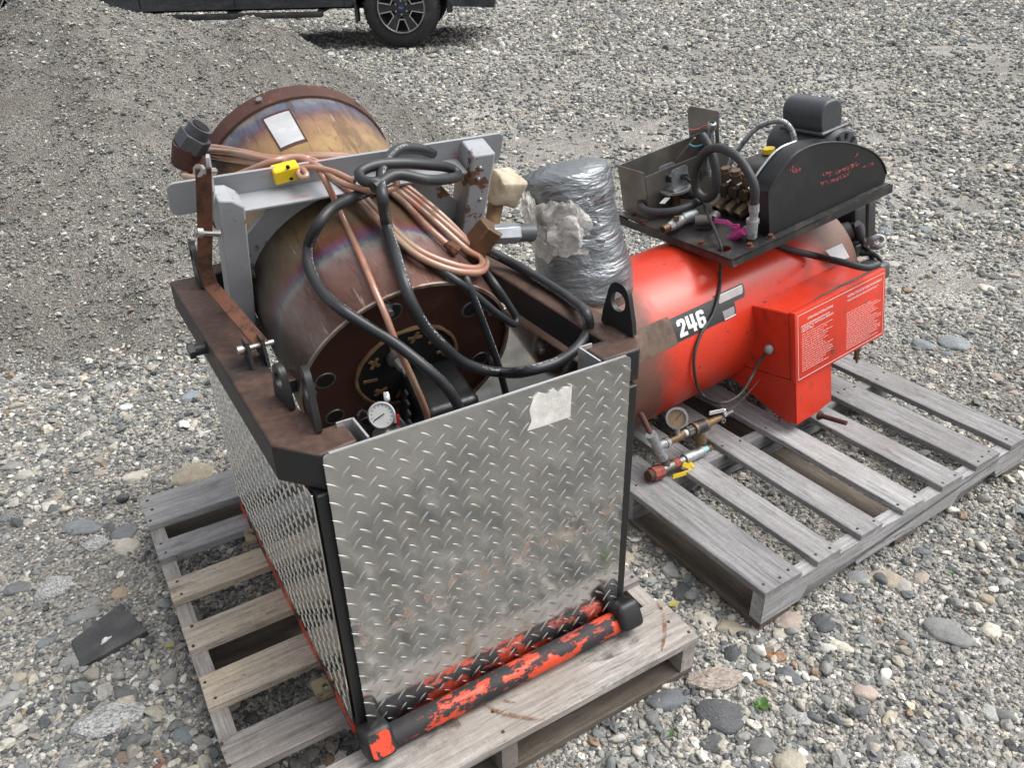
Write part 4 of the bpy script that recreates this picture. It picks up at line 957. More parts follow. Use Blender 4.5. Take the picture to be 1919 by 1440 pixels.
# flue wrapped in duct tape
def m_tape():
    g = G('duct_tape'); o = g.obj(); v = g.map(o, (1, 1, 3.2), (0, 0, 0), (.25, .1, 0))
    w = g.noise(5.5, 4, .55, v, .8); w2 = g.noise(17, 3, .55, v, .5)
    c = g.mix(1.0, (.235, .25, .265), g.ramp(g.noise(4, 3), [(.25, .85), (.75, 1.1)]), 'MULTIPLY')
    g.p(Base_Color=c, Metallic=.6, Roughness=.33, Normal=g.bump(g.math('ADD', w, g.math('MULTIPLY', w2, .22)), .55, .045)); M['duct_tape'] = g.m
m_tape()
def m_film():
    g = G('plastic_film'); o = g.obj(); n = g.noise(16, 5, .6, o, .8)
    g.p(Base_Color=(.86, .83, .78), Roughness=.2, Transmission_Weight=.0, Alpha=g.ramp(n, [(.36, .25), (.62, .75)]), Normal=g.bump(n, .8, .03), Specular_IOR_Level=.7); M['plastic_film'] = g.m
m_film()
st0 = FT.at(1112, 600, 0, 0.02); st1 = FT.at(1060, 322, 0, 0.0); axs = (st1-st0).normalized(); Ls = (st1-st0).length
b = MB(); b.rev([(.146, -.10), (.142, 0), (.136, Ls*.18), (.134, Ls*.24)], st0, axs, 40); fl = b.build('flue', 'bare_band', tk, 50, label='flue standing on the scorched tank end, wrapped in duct tape')
prof = [(.139, Ls*.20), (.143, Ls*.24), (.141, Ls*.34), (.135, Ls*.48), (.127, Ls*.58), (.126, Ls*.66), (.124, Ls*.72), (.121, Ls*.80), (.122, Ls*.90), (.121, Ls*.97), (.114, Ls*1.0), (.075, Ls*1.035), (0, Ls*1.05)]
fine = []
for (r0, t0), (r1, t1) in zip(prof, prof[1:]):
    for k in range(4): fine.append((r0+(r1-r0)*k/4, t0+(t1-t0)*k/4))
fine.append(prof[-1]); b = MB(); b.rev(fine, st0, axs, 64)
for v in b.bm.verts:
    nn = mnoise.noise_vector(v.co*V((1, 1, 1)).length*4.0); rad = (v.co-st0) - axs*(v.co-st0).dot(axs); rd = rad.normalized() if rad.length > 1e-4 else V()
    v.co += rd*(mnoise.noise(V((v.co.x*7, v.co.y*7, v.co.z*16)))*.0055) + axs*(mnoise.noise(v.co*9)*.006)
b.build('tape_wrap', 'duct_tape', fl, 50)
b = MB(); b.rev([(.1215, Ls*.80), (.1275, Ls*.81), (.128, Ls*.90), (.1265, Ls*.985), (.119, Ls*1.015), (.08, Ls*1.04), (0, Ls*1.055)], st0, axs, 64); b.jitter(.004, 14); b.build('tape_cap', 'duct_tape', fl, 50)
for k, (px, py, w, h, t) in enumerate(((1110, 392, .06, .05, .4), (1108, 425, .075, .035, -.5), (1120, 360, .05, .06, .1), (1085, 400, .03, .04, .9))):
    c0 = FT.at(px, py, 0, .0); rad = FT.c-c0; rad = (rad-axs*rad.dot(axs)).normalized(); base = st0+axs*((c0-st0).dot(axs))
    side = (c0-base); ctr = base+(rad*.93+side.normalized()*.3).normalized()*.137
    u = rad.cross(axs).normalized(); b = MB(); nn = (ctr-base).normalized(); u = axs.cross(nn).normalized()
    g = [[b.bm.verts.new(ctr + (u*math.cos(t)+axs*math.sin(t))*((i/6-.5)*w) + (axs*math.cos(t)-u*math.sin(t))*((j/5-.5)*h) + nn*(mnoise.noise(V((i*.7+k*5, j*.8, k)))*.008)) for j in range(6)] for i in range(7)]
    for i in range(6):
        for j in range(5): b.bm.faces.new((g[i][j], g[i+1][j], g[i+1][j+1], g[i][j+1]))
    b.build('tape_strip', 'duct_tape', fl, 50)
c0 = FT.at(1032, 425, 0, .0); base = st0+axs*((c0-st0).dot(axs)); rad = FT.c-c0; rad = (rad-axs*rad.dot(axs)).normalized(); sd_ = (c0-base).normalized(); ctr = base+(rad*.8+sd_*.6).normalized()*.105
b = MB(); b2 = bmesh.new(); bmesh.ops.create_icosphere(b2, subdivisions=4, radius=1.0); nn = (ctr-base).normalized(); uu = axs.cross(nn).normalized()
for v in b2.verts:
    q = v.co.copy(); k = 1+.30*mnoise.noise(q*1.8)+.14*mnoise.noise(q*V((2, 7, 2)).length*1.0+V((3, 1, 2)))+.05*mnoise.noise(q*9)
    v.co = ctr + (uu*q.x*.098 + axs*q.y*.088 + nn*q.z*.05)*k
b.add(b2); b.build('plastic_film', 'plastic_film', fl, 35, label='crumpled clear plastic film taped to the flue')
for px, py, w, h in ((992, 400, .018, .06), (1162, 545, .012, .05), (1150, 440, .014, .05)):
    c0 = FT.at(px, py, 0, .0); b = MB(); b2 = bmesh.new(); bmesh.ops.create_icosphere(b2, subdivisions=3, radius=1.0)
    for v in b2.verts: q = v.co.copy(); k = 1+.5*mnoise.noise(q*3+c0*9); v.co = c0 + V((q.x*.02, q.y*w, q.z*h))*k
    b.add(b2); b.build('plastic_film', 'plastic_film', fl, 35)
# valve and gauge manifold in front of the scorched end (pieces butt in the plane x = .30)
f = lambda px, py, x=.30: FT.at(px, py, 0, x)
vm = MB(); vm.cyl(f(1201, 776, .235), f(1222, 818), .0088, n=14); vmo = vm.build('valve_manifold', 'rust_pipe', tk, label='rusty pipe manifold with gauge, relief valve and yellow handle')
def seg(name, mat, a, c, r0, r1=None, n=16, par=vmo):
    b = MB(); b.cyl(a, c, r0, r1, n); return b.build(name, mat, par, 30, bevel=.0012 if n in (6, 8) else 0)
tee = MB(); tee.cyl(f(1221, 815), f(1241, 858), .0145, n=18); tee.cyl(f(1231, 838), f(1251, 829), .0135, n=18)
for a, c in (((1220, 814), (1224, 823)), ((1238, 852), (1242, 860)), ((1247, 831), (1252, 828))): tee.cyl(f(*a), f(*c), .0168, n=18)
tee.build('tee', 'galvanised', vmo)
seg('nipple', 'brass_dull', f(1250, 829), f(1281, 814), .0130); seg('thread_tape', 'white_vinyl', f(1280.5, 814.3), f(1288, 810.5), .0110); seg('hex_nut', 'steel_dark', f(1287, 811), f(1299, 805.5), .0165, n=6)
rv = seg('relief_valve', 'brass_dull', f(1298, 806), f(1323, 796), .0215, .0205, 24); seg('rating_plate', 'decal_black', f(1303, 804), f(1318, 798), .0222, .0214, 24, rv)
seg('outlet', 'brass_dull', f(1310, 806, .305), f(1314, 829, .305), .0145, .0175, 18, rv); seg('bonnet', 'brass_dull', f(1322, 796), f(1349, 783), .0140, .0095, 16, rv); seg('stem', 'steel_dark', f(1349, 783), f(1371, 772), .0075, .0085, 12, rv)
b = MB(); b.bar(f(1329, 775, .31), f(1357, 769, .31), .012, .004, (1, 0, 0), .001); b.bar(f(1357, 768, .31), f(1361, 780, .31), .012, .004, (1, 0, 0), .001); b.build('lever', 'alu_edge', rv)
b = MB(); q = f(1356, 789, .312); b.rev([(.005, -.002), (.0085, -.002), (.0085, .002), (.005, .002)], q, (1, 0, 0), 18, True); b.build('pull_ring', 'steel', rv)
b = MB(); b.tube([f(1366, 770), f(1385, 755), f(1410, 728), f(1424, 712)], .0011, 6); b.build('pull_wire', 'steel_dark', rv)
gq = f(1269, 784, .318); gn = (FT.c-gq).normalized(); gn = (gn+V((.1, -.25, -.05))).normalized()
b = MB(); b.rev([(0, -.04), (.027, -.04), (.0295, -.034), (.0295, 0), (.032, .002), (.032, .007), (.027, .008), (.0265, .002)], gq, gn, 40); ga = b.build('pressure_gauge', 'steel_dark', vmo)
b = MB(); b.rev([(.0298, -.002), (.0325, .0015), (.0325, .0078), (.0268, .0086), (.0262, .003)], gq, gn, 40); b.build('bezel', 'steel', ga)
b = MB(); b.rev([(0, .0035), (.0266, .0035)], gq, gn, 40); b.build('dial', 'gauge_tan', ga)
b = MB(); needle(b, gq+gn*.0042, gn, (0, 0, 1), .0185, math.radians(42), .0008); b.build('needle', 'black_void', ga)
b = MB(); up = (V((0, 0, 1))-gn*gn.z).normalized(); b.cyl(gq+gn*(-.014)+up*.027, gq+gn*(-.014)+up*.0302, .0075, n=12); b.build('fill_plug', 'rubber', ga)
seg('gauge_stem', 'galvanised', gq-up*.028-gn*.012, f(1268, 819), .0065, n=10)
seg('nipple', 'rust_pipe', f(1240, 856), f(1249, 866), .0105)
b = MB(); b.cyl(f(1236, 884), f(1263, 871), .0155, n=18); b.cyl(f(1246, 864), f(1250, 877), .0125, n=14); b.build('tee', 'steel_dark', vmo)
seg('hex_cap', 'red_brass', f(1221, 890), f(1239, 883), .0225, n=8); seg('cap_face', 'rust_pipe', f(1214, 893), f(1222, 890), .0165, .0195, 18); seg('collar', 'red_brass', f(1260, 872), f(1271, 868), .0175, n=8)
seg('nipple', 'galvanised', f(1270, 868), f(1285, 860), .0105); seg('ball_valve', 'galvanised', f(1282, 861), f(1317, 845), .0165, .0155, 18); seg('thread_tape', 'teal_tape', f(1317, 845), f(1325, 841), .0095); seg('plug', 'brass_dull', f(1324, 842), f(1332, 838), .0085, n=6)
b = MB(); b.cyl(f(1291, 868, .315), f(1297, 876, .32), .008, n=10); b.bar(f(1280, 870, .322), f(1300, 878, .322), .016, .003, (1, 0, 0)); b.bar(f(1299, 879, .322), f(1288, 887, .326), .014, .003, (1, 0, 0)); b.bar(f(1289, 886, .326), f(1261, 894, .326), .013, .003, (1, 0, 0)); b.build('handle', 'yellow_paint', vmo, label='yellow valve handle')
# burner end behind the box: housing, elbow, hoses, hanging tag
f = lambda px, py, y=.6: FT.at(px, py, 1, y)
bh = MB(); bh.cyl((.02, .535, .02), (.02, .66, .02), .17, .16, 32); bho = bh.build('burner_housing', 'black_steel', tk)
b = MB(); b.box((.13, .68, .12), (.14, .13, .19), None, .015, 2); b.build('ignition_box', 'black_cover', bho)
b = MB(); b.cyl(f(1573, 442, .57), f(1596, 432, .6), .042, .034, 20); b.cyl(f(1594, 430, .6), f(1610, 425, .6), .022, .024, 8); b.cyl(f(1606, 424, .6), f(1616, 448, .6), .023, .02, 12); b.build('air_elbow', 'rubber', bho)
b = MB(); b.box(f(1600, 468, .6), (.05, .05, .045), None, .004); b.build('terminal_box', 'motor_grey', bho)
b = MB(); b.tube([f(1622, 460, .6), f(1633, 450, .6), f(1650, 443, .62), (lambda q: q)(f(1657, 452, .62)), f(1648, 462, .6), f(1632, 463, .6)], .009, 10, rfun=lambda L, i: .0095+.0016*math.sin(L*1500)); b.build('conduit', 'galvanised', bho)
b = MB(); b.tube([f(1612, 440, .62), f(1622, 462, .62), f(1635, 480, .6), f(1640, 500, .58)], .012, 10); b.build('fuel_hose', 'rubber', bho)
b = MB(); b.tube([f(1612, 476, .58), f(1640, 478, .58), f(1655, 495, .57), f(1658, 520, .56)], .008, 10); b.build('fuel_hose', 'rubber', bho)
b = MB(); b.box(f(1638, 506, .56), (.09, .06, .06), None, .015, 3); b.build('fuel_pump', 'motor_grey', bho)
tg = [FT.oncyl(*q, .285) for q in ((1547, 470), (1578, 456), (1592, 482), (1568, 492))]
b = MB(); vv = [b.bm.verts.new(p) for p in tg]; b.bm.faces.new(vv); vv2 = [b.bm.verts.new(p+V((-.002, 0, -.002))) for p in tg]; b.bm.faces.new(vv2[::-1])
for i in range(4): b.bm.faces.new((vv[i], vv[(i+1) % 4], vv2[(i+1) % 4], vv2[i]))
b.build('hang_tag', 'white_vinyl', tk, 0, label='white paper tag tied to the tank')
P_ = [FT.oncyl(1440, 452, .262), FT.oncyl(1480, 468, .264), FT.oncyl(1530, 480, .285)]; P_ += [FT.at(1580, 492, 2, .135), FT.at(1625, 502, 2, .12), FT.at(1645, 495, 2, .12)]
b = MB(); b.tube(P_, .0115, 12); b.build('fuel_hose', 'hose_soft', tk, 60)
# ------------------------------------------------------------------ pump plate on top of the tank (axes FP: x towards the viewer, y along the guard, z up)
px_, py_, pz_ = orth((.862, .476, .172), (.476, -.878, .049))
FP = Fr(frame(FT.m @ V((.286, -.121, .26)), px_, py_, pz_)); PW, PD = .573, .675
pu = thing('pump_unit', 'black steel plate carrying a pressure pump, motor and belt guard on the red tank', 'pump unit', FP.m)
b = MB(); hole = [(-.075, .036)]
out = [(0, 0), (0, PD), (-PW, PD), (-PW, 0)]
b.ring_plate(radial(out, hole[0], 48, .03), circle(hole[0], .021, 48, .03), Matrix.Translation((0, 0, -.006)), .006); pt = b.build('base_plate', 'plate_black', pu, 30)
for a, c in (((0, 0), (0, PD)), ((0, PD), (-PW, PD)), ((-PW, PD), (-PW, 0)), ((-PW, 0), (0, 0))):
    b = MB(); a, c = V((*a, 0)), V((*c, 0)); d = (c-a).normalized(); inn = V((-d.y, d.x, 0)); b.bar(a+inn*.002-V((0, 0, .0135))+d*.0005, c+inn*.002-V((0, 0, .0135))-d*.0005, .004, .026); b.build('plate_lip', 'plate_black', pt)
for y in (.09, .5):      # saddle brackets down to the tank
    b = MB(); b.box((-.29, y, -.032), (.26, .03, .036), None, .002); b.build('saddle', 'rail_rust', pt)
for x, y in ((-.154, .018), (-.025, .092), (-.524, .034), (-.449, .014), (-.02, .17)):
    b = MB(); b.cyl((x, y, 0), (x, y, .0015), .0135, n=16); b.cyl((x, y, .0015), (x, y, .011), .0085, n=6); b.build('bolt', 'rust_strap', pt)
# belt guard
gp = [FP.at(*q, 0, -.03) for q in ((1440, 360), (1452, 337), (1470, 312), (1484, 295), (1500, 282), (1528, 270), (1560, 266), (1590, 268), (1612, 274), (1632, 283), (1645, 293), (1656, 309), (1661, 325))]
poly = [(.176, .002)] + [(p.y, p.z) for p in gp] + [(.672, .002)]
mt = frame((-.03, 0, 0), (0, 1, 0), (0, 0, 1), (1, 0, 0))
b = MB(); b.prism(poly, mt @ Matrix.Translation((0, 0, -.075)), .07); gd = b.build('belt_guard', 'guard_black', pu, 30, bevel=.002)
b = MB(); b.prism(poly, mt @ Matrix.Translation((0, 0, -.004)), .004); gf = b.build('guard_face', 'guard_black', gd, 30)
ed = [V((-.0285, a, c)) for a, c in poly[1:-1]]
b = MB(); b.tube(ed, .0026, 6); b.build('guard_rim', 'guard_black', gd)
b = MB(); b.tube([p+V((-.072, -.006, .0)) for p in ed[:6]], .004, 6); b.build('guard_rim', 'zinc', gd)
def m_scuff():
    g = G('red_scuff'); n = g.noise(130, 3, .7); k = g.ramp(n, [(.53, 0), (.57, 1)])
    c = g.mix(k, (.0125, .013, .0145), (.42, .06, .07)); g.p(Base_Color=c, Roughness=.5); M['red_scuff'] = g.m
m_scuff()
for pts in (((1475, 318), (1486, 309), (1498, 314), (1505, 318), (1492, 324), (1480, 322)), ((1530, 343), (1555, 338), (1580, 326), (1594, 321), (1588, 330), (1565, 340), (1545, 347)), ((1528, 328), (1550, 322), (1575, 318), (1605, 303), (1612, 308), (1590, 318), (1555, 331)), ((1614, 315), (1628, 306), (1640, 302), (1636, 309), (1622, 317)), ((1600, 293), (1607, 284), (1608, 288), (1603, 296))):
    b = MB(); b.prism([((q := FP.at(*p, 0, -.03)).y, q.z) for p in pts], mt, .0007); b.build('red_scuff', 'red_scuff', gf, 0)
# pulley behind the guard and motor
mc = V((0, .555, .122)); mr = .083
b = MB(); b.rev([(0, -.36), (.05, -.36), (.075, -.35), (mr, -.335), (mr, -.125), (mr-.004, -.12), (.078, -.118), (.07, -.10), (.03, -.096), (0, -.096)], mc, (1, 0, 0), 48); mot = b.build('motor', 'motor_grey', pu, 40)
b = MB(); b.rev([(mr+.0008, -.15), (mr+.0025, -.148), (mr+.0025, -.142), (mr+.0008, -.14)], mc, (1, 0, 0), 48); b.build('end_bell_seam', 'steel_dark', mot)
for k in range(10):
    t = 2*math.pi*k/10; b = MB(); c = mc+V((-.099, .055*math.cos(t), .055*math.sin(t))); b.box(c, (.008, .018, .01), Matrix.Rotation(t, 3, 'X')); b.build('vent', 'black_void', mot)
b = MB(); cap = round_poly(-.047, .047, -.01, .098, .04, 8); cap = [(a, max(c, -.01)) for a, c in cap]
b.prism([(a, c) for a, c in cap], frame((-.285, .537, .195), (0, 1, 0), (0, 0, 1), (1, 0, 0)), .16); b.build('capacitor_cover', 'motor_grey', mot, 40, bevel=.006)
b = MB(); b.box((-.205, .545, .2), (.18, .12, .012), None, .004); b.build('cover_flange', 'motor_grey', mot)
b = MB(); b.box((-.23, .555, .018), (.2, .14, .036), None, .004); b.build('motor_foot', 'plate_black', mot)
# pump
b = MB(); b.box((-.245, .375, .075), (.15, .15, .14), None, .035, 5); pm = b.build('pump', 'pump_case', pu, 45)
b = MB(); b.box((-.245, .30, .06), (.17, .04, .12), None, .012, 3); b.build('pump_flange', 'pump_case', pm)
b = MB(); b.box((-.25, .275, .062), (.165, .045, .085), None, .008, 2); mf = b.build('manifold', 'pump_brass', pm)
q = FP.at(1441, 286, 2, .150); b = MB(); b.cyl((q.x, q.y, .142), (q.x, q.y, .150), .021, n=20); b.build('cap_neck', 'rubber', pm); b = MB(); b.cyl((q.x, q.y, .150), (q.x, q.y, .165), .021, .019, 20); b.build('oil_cap', 'yellow_plug', pm)
for k in range(3):
    x = -.30+.048*k
    b = MB(); b.cyl((x, .262, .1), (x, .258, .128), .02, .02, 16); b.cyl((x, .258, .128), (x, .257, .14), .017, n=6); b.build('valve_cap', 'pump_brass', mf, 30)
    b = MB(); b.cyl((x, .26, .075), (x, .236, .072), .0195, n=16); b.build('valve_cap', 'pump_brass', mf, 30)
    b = MB(); b.cyl((x, .262, .03), (x, .218, .014), .0215, n=6); b.cyl((x, .222, .0155), (x, .208, .0105), .0195, n=16); b.build('inlet_port', 'pump_brass', mf, 30)
    b = MB(); b.cyl((x, .2095, .011), (x, .2075, .0102), .0135, n=14); b.build('port_bore', 'black_void', mf)
    for dz in (.052, .098):
        b = MB(); b.cyl((x+.024, .256, dz), (x+.024, .236, dz-.002), .0085, n=12); b.build('cap_screw', 'steel', mf)
b = MB(); b.cyl((-.165, .268, .095), (-.135, .262, .09), .022, n=14); b.cyl((-.165, .268, .03), (-.135, .262, .028), .022, n=8); b.build('side_plug', 'pump_brass', mf)
b = MB(); b.box((-.245, .36, .006), (.2, .17, .012), None, .002); b.build('pump_foot', 'plate_black', pm)
# bent steel tray
tx0, tx1, ty0, ty1 = -.585, -.442, .04, .40
zt = .168
tr = MB(); tr.box(((tx0+tx1)/2, ty0, zt/2+.004), (tx1-tx0, .003, zt-.008)); tro = tr.build('tray', 'tray_steel', pu, label='open bent steel tray with a tall back panel')
b = MB(); b.box((tx0, (ty0+ty1)/2, zt/2+.004), (.003, ty1-ty0-.004, zt-.009)); b.build('tray_wall', 'tray_steel', tro)
b = MB(); b.box((tx1, (ty0+ty1)/2, zt*.46), (.003, ty1-ty0-.004, zt*.9)); b.build('tray_wall', 'tray_steel', tro)
b = MB(); b.box(((tx0+tx1)/2, (ty0+ty1)/2, .004), (tx1-tx0-.004, ty1-ty0-.004, .003)); b.build('tray_floor', 'tray_steel', tro)
t0, t1, t2, t3 = [FP.at(*q, 1, .405) for q in ((1289, 206), (1294, 198), (1347, 208), (1349, 330))]
b = MB(); b.prism([(t0.x, t0.z), (t1.x, t1.z), (t2.x, t2.z), (t3.x, .002), (t0.x, .002)], frame((0, .405, 0), (1, 0, 0), (0, 0, 1), (0, -1, 0)), .003); b.build('tray_back', 'tray_steel', tro, 30)
b = MB(); b.box(((tx0+tx1)/2, ty0-.016, .0025), (tx1-tx0, .03, .003)); b.build('tray_foot', 'tray_steel', tro)
# pressure switch bracket
sw = MB(); f = lambda px, py, y: FP.at(px, py, 1, y)
qd = FP.at(1265, 352, 2, .085); sw.rev([(0, -.012), (.045, -.012), (.052, -.007), (.052, 0), (0, 0)], qd, (0, 0, 1), 32); swo = sw.build('pressure_switch', 'steel', pu)
b = MB(); b.cyl(qd-V((0, 0, .012)), V((qd.x, qd.y, .0)), .014, n=12); b.build('switch_neck', 'brass_dull', swo)
for dx in (-.034, .03):
    b = MB(); b.prism(round_poly(-.034, .034, 0, .075, .012), frame(qd+V((dx, 0, .001)), (0, 1, 0), (0, 0, 1), (1, 0, 0)), .002); b.build('switch_plate', 'zinc', swo)
b = MB(); b.box(qd+V((0, 0, .003)), (.066, .06, .003)); b.build('switch_base', 'zinc', swo)
b = MB(); b.cyl(qd+V((.03, .012, .042)), qd+V((.045, .012, .042)), .011, n=14); b.build('grommet', 'rubber', swo)
b = MB(); b.box(qd+V((-.01, -.005, .035)), (.025, .03, .025), None, .003); b.build('switch_block', 'rubber', swo)
# pump hoses
A = lambda pts, y0, y1: [FP.at(px, py, 1, y0+(y1-y0)*i/(len(pts)-1)) for i, (px, py) in enumerate(pts)]
hp = A([(1413, 386), (1414, 350), (1404, 326), (1386, 299), (1362, 282), (1342, 277), (1322, 285), (1307, 308), (1302, 334), (1306, 358), (1321, 372), (1335, 367), (1342, 348), (1341, 318), (1334, 288), (1323, 264), (1316, 254)], .128, .16)
b = MB(); b.tube(hp, .0135, 14); b.build('pump_hose', 'hose_soft', pu, 60)
hf = [FP.at(px, py, 2, .055) for px, py in ((1318, 374), (1303, 367), (1270, 365), (1230, 368), (1205, 377), (1203, 390), (1222, 398), (1262, 396), (1294, 385), (1310, 377), (1330, 370))]
b = MB(); b.tube(hf, .0138, 14); b.build('pump_hose', 'hose_soft', pu, 60)
b = MB(); b.box(FP.at(1246, 376, 2, .072), (.018, .05, .002), Matrix.Rotation(.5, 3, 'Z')); b.build('hose_tag', 'white_vinyl', pu)
f = lambda px, py: FP.at(px, py, 1, .128)
cr = MB(); cr.cyl(f(1413, 382), f(1413, 397), .0155, n=8); cr.cyl(f(1413, 397), f(1412, 412), .0125, n=8); cro = cr.build('hose_crimp', 'galvanised', pu)
b = MB(); b.cyl(f(1411, 410), f(1408, 444), .0165, n=16); b.cyl(f(1411, 411), f(1410.5, 417), .019, n=16); b.cyl(f(1409, 430), f(1399, 432), .0155, n=16); b.build('tee', 'galvanised', cro)
b = MB(); b.cyl(f(1408, 443), f(1407, 452), .014, n=12); b.build('nipple', 'rust_pipe', cro)
f = lambda px, py: FP.at(px, py, 1, .11)
mv = MB(); mv.cyl(f(1396, 433), f(1366, 448), .0125, n=14); mv.cyl(f(1385, 438), f(1376, 443), .0150, n=8); mvo = mv.build('ball_valve', 'magenta_paint', pu, label='magenta painted ball valve')
b = MB(); b.cyl(f(1367, 447), f(1349, 456), .0085, .006, 12); b.build('hose_barb', 'brass_dull', mvo)
b = MB(); b.cyl(f(1381, 436), f(1379, 424), .009, .010, 10); b.bar(f(1385, 423), f(1371, 424), .012, .008, (0, -1, .3), .001); b.bar(f(1373, 424), f(1362, 416), .013, .003, (0, -1, .5), .001); b.bar(f(1363, 416.5), f(1338, 414), .014, .003, (0, -1, .5), .001); b.build('lever', 'magenta_paint', mvo)
f = lambda px, py: FP.at(px, py, 2, .028)
gv = MB(); gv.cyl(f(1253, 426), f(1282, 410), .0155, n=8); gv.cyl(f(1262, 421), f(1276, 413), .0175, n=16); gvo = gv.build('ball_valve', 'galvanised', pu, label='galvanised ball valve with a bare brass end')
b = MB(); b.cyl(f(1242, 431), f(1254, 425), .0135, .0145, 16); b.build('brass_end', 'brass_brown', gvo); b = MB(); b.cyl(f(1241.4, 431.3), f(1243, 430.5), .0095, n=14); b.build('bore', 'black_void', gvo)
b = MB(); b.cyl(FP.at(1268, 414, 2, .04), FP.at(1268, 405, 2, .055), .009, n=10); b.build('valve_stem', 'brass_dull', gvo)
b = MB(); b.cyl(f(1280, 410), f(1305, 402), .019, n=16); b.cyl(f(1290, 408), f(1296, 395), .017, n=16); b.build('tee', 'galvanised', gvo)
b = MB(); b.cyl(f(1304, 414), f(1335, 412), .02, .018, 16); b.cyl(f(1333, 413), f(1341, 404), .018, n=12); b.build('union', 'steel_dark', gvo)
# electrical conduits and wires
def ribbed(b, P, r, pitch=.0055): b.tube(P, r, 10, step=.0016, rfun=lambda L, i: r*(1+.12*math.sin(2*math.pi*L/pitch)))
b = MB(); ribbed(b, A([(1361, 322), (1373, 297), (1391, 270), (1417, 241), (1446, 228), (1470, 229), (1484, 245), (1490, 270), (1490, 290)], .36, .46), .0085); b.build('conduit', 'galvanised', pu, 60)
b = MB(); ribbed(b, A([(1334, 240), (1336, 265), (1330, 300), (1328, 330)], .25, .27), .0075); b.build('conduit', 'galvanised', pu, 60)
b = MB(); q = FP.at(1334, 236, 1, .25); b.rev([(.008, -.012), (.013, -.012), (.015, 0), (.013, .01), (.009, .012)], q, FP.i.to_3x3() @ V((-.1, -.3, .9)), 20); b.build('conduit_connector', 'steel', pu)
b = MB(); b.bar(FP.at(1297, 248, 1, .25), FP.at(1330, 238, 1, .25), .014, .02, (0, -1, 0), .003); b.build('terminal_strip', 'steel_dark', pu)
b = MB(); b.tube(A([(1332, 232), (1320, 236), (1305, 243), (1292, 242)], .245, .24), .0022, 6); b.build('wire', 'red_wire', pu)
b = MB(); b.tube(A([(1333, 231), (1330, 240), (1325, 260), (1315, 271), (1300, 274), (1292, 270)], .243, .235), .0026, 6); b.build('wire', 'blue_wire', pu)
b = MB(); b.bar(FP.at(1302, 258, 1, .26), FP.at(1268, 300, 1, .26), .006, .008, (0, -1, 0)); b.build('support_rod', 'tab_tan', pu)
b = MB(); b.bar(FP.at(1322, 256, 1, .27), FP.at(1316, 330, 1, .27), .012, .03, (0, -1, 0)); b.build('support_post', 'plate_black', pu)
q = FP.at(1625, 392, 1, .62); b = MB(); b.cyl(V((q.x, .62, -.02)), V((q.x+.01, .615, -.17)), .0065, n=10); b.build('drop_hose', 'rubber', pu)
# power cord from the pump plate to the control box
P_ = [FP.m @ (qd+V((.042, .012, .042))), FP.m @ FP.at(1310, 357, 2, .07), FP.m @ FP.at(1322, 392, 2, .05), FP.m @ FP.at(1340, 432, 2, .03), FP.m @ FP.at(1352, 466, 2, .004), FP.m @ V((-.085, .03, -.03))]
P_ += [FT.m @ FT.oncyl(px, py, r) for px, py, r in ((1350, 508, .262), (1348, 545, .2595), (1336, 590, .2595), (1312, 630, .2595), (1301, 668, .262), (1303, 708, .268), (1318, 742, .28))]
P_ += [FT.m @ FT.at(px, py, 0, x) for px, py, x in ((1350, 756, .30), (1385, 741, .31), (1408, 708, .31))]
P_ += [FT.m @ FT.at(1424, 676, 1, -.02), FT.m @ FT.at(1440, 656, 1, -.003)]
o0 = P_[0]; b = MB(); b.tube([p-o0 for p in P_], .0048, 10); pc = b.build('power_cord', 'hose_soft', None, 60); pc.location = o0; tag(pc, 'thin grey power cord hanging across the red tank into the control box', 'cord')
q = FT.at(1441, 655, 1, -.004); b = MB(); b.sphere(q, .016, (1, .6, 1.05)); b.jitter(.006, 70); b.build('cord_gland', 'galvanised', cbx, 50)
# ------------------------------------------------------------------ pickup truck parked behind the gravel pile (x towards its front, y away, z up)
def m_carpaint():
    g = G('truck_paint'); o = g.obj(); s = g.sep(o)
    dust = g.math('MULTIPLY', g.ramp(g.noise(6, 5, .6, g.map(o, (1, 1, 3))), [(.3, .1), (.75, .5)]), g.ramp(s[2], [(.35, 1), (.9, .15)]))
    c = g.mix(dust, (.012, .016, .024), (.10, .105, .11))
    g.p(Base_Color=c, Roughness=g.mix(dust, (.16,)*3, (.6,)*3), Coat_Weight=.5); M['truck_paint'] = g.m
m_carpaint()
simple('tyre', (.022, .023, .024), .75, var=.2, bump=.3, nscale=50, dirt=(.10, .10, .095), dirtamt=.5, dscale=8)
simple('rim_dark', (.045, .047, .05), .4, .5, var=.1, bump=0, dirt=(.12, .115, .11), dirtamt=.3)
simple('rim_bright', (.55, .56, .57), .3, .8, var=.08, bump=0)
simple('badge_blue', (.02, .045, .13), .3, var=.05, bump=0)
simple('plastic_trim', (.018, .019, .02), .6, var=.2, bump=.1, dirt=(.11, .11, .105), dirtamt=.45)
g_ = G('dark_glass'); g_.p(Base_Color=(.012, .014, .016), Roughness=.05); M['dark_glass'] = g_.m
TZ = float(ground_h(np.array([-1.1]), np.array([9.75]))[0]) + .012
dep = .835*FPX/142; TP = pd(752, 23, dep); TY = TP.y
WB = TP.x - pd(-10, 12, dep).x; TRR = .4175
FK = Fr(Matrix.Translation((TP.x, TY, TZ)))
tk2 = thing('pickup_truck', 'dark navy pickup truck parked behind the gravel pile', 'truck', FK.m)
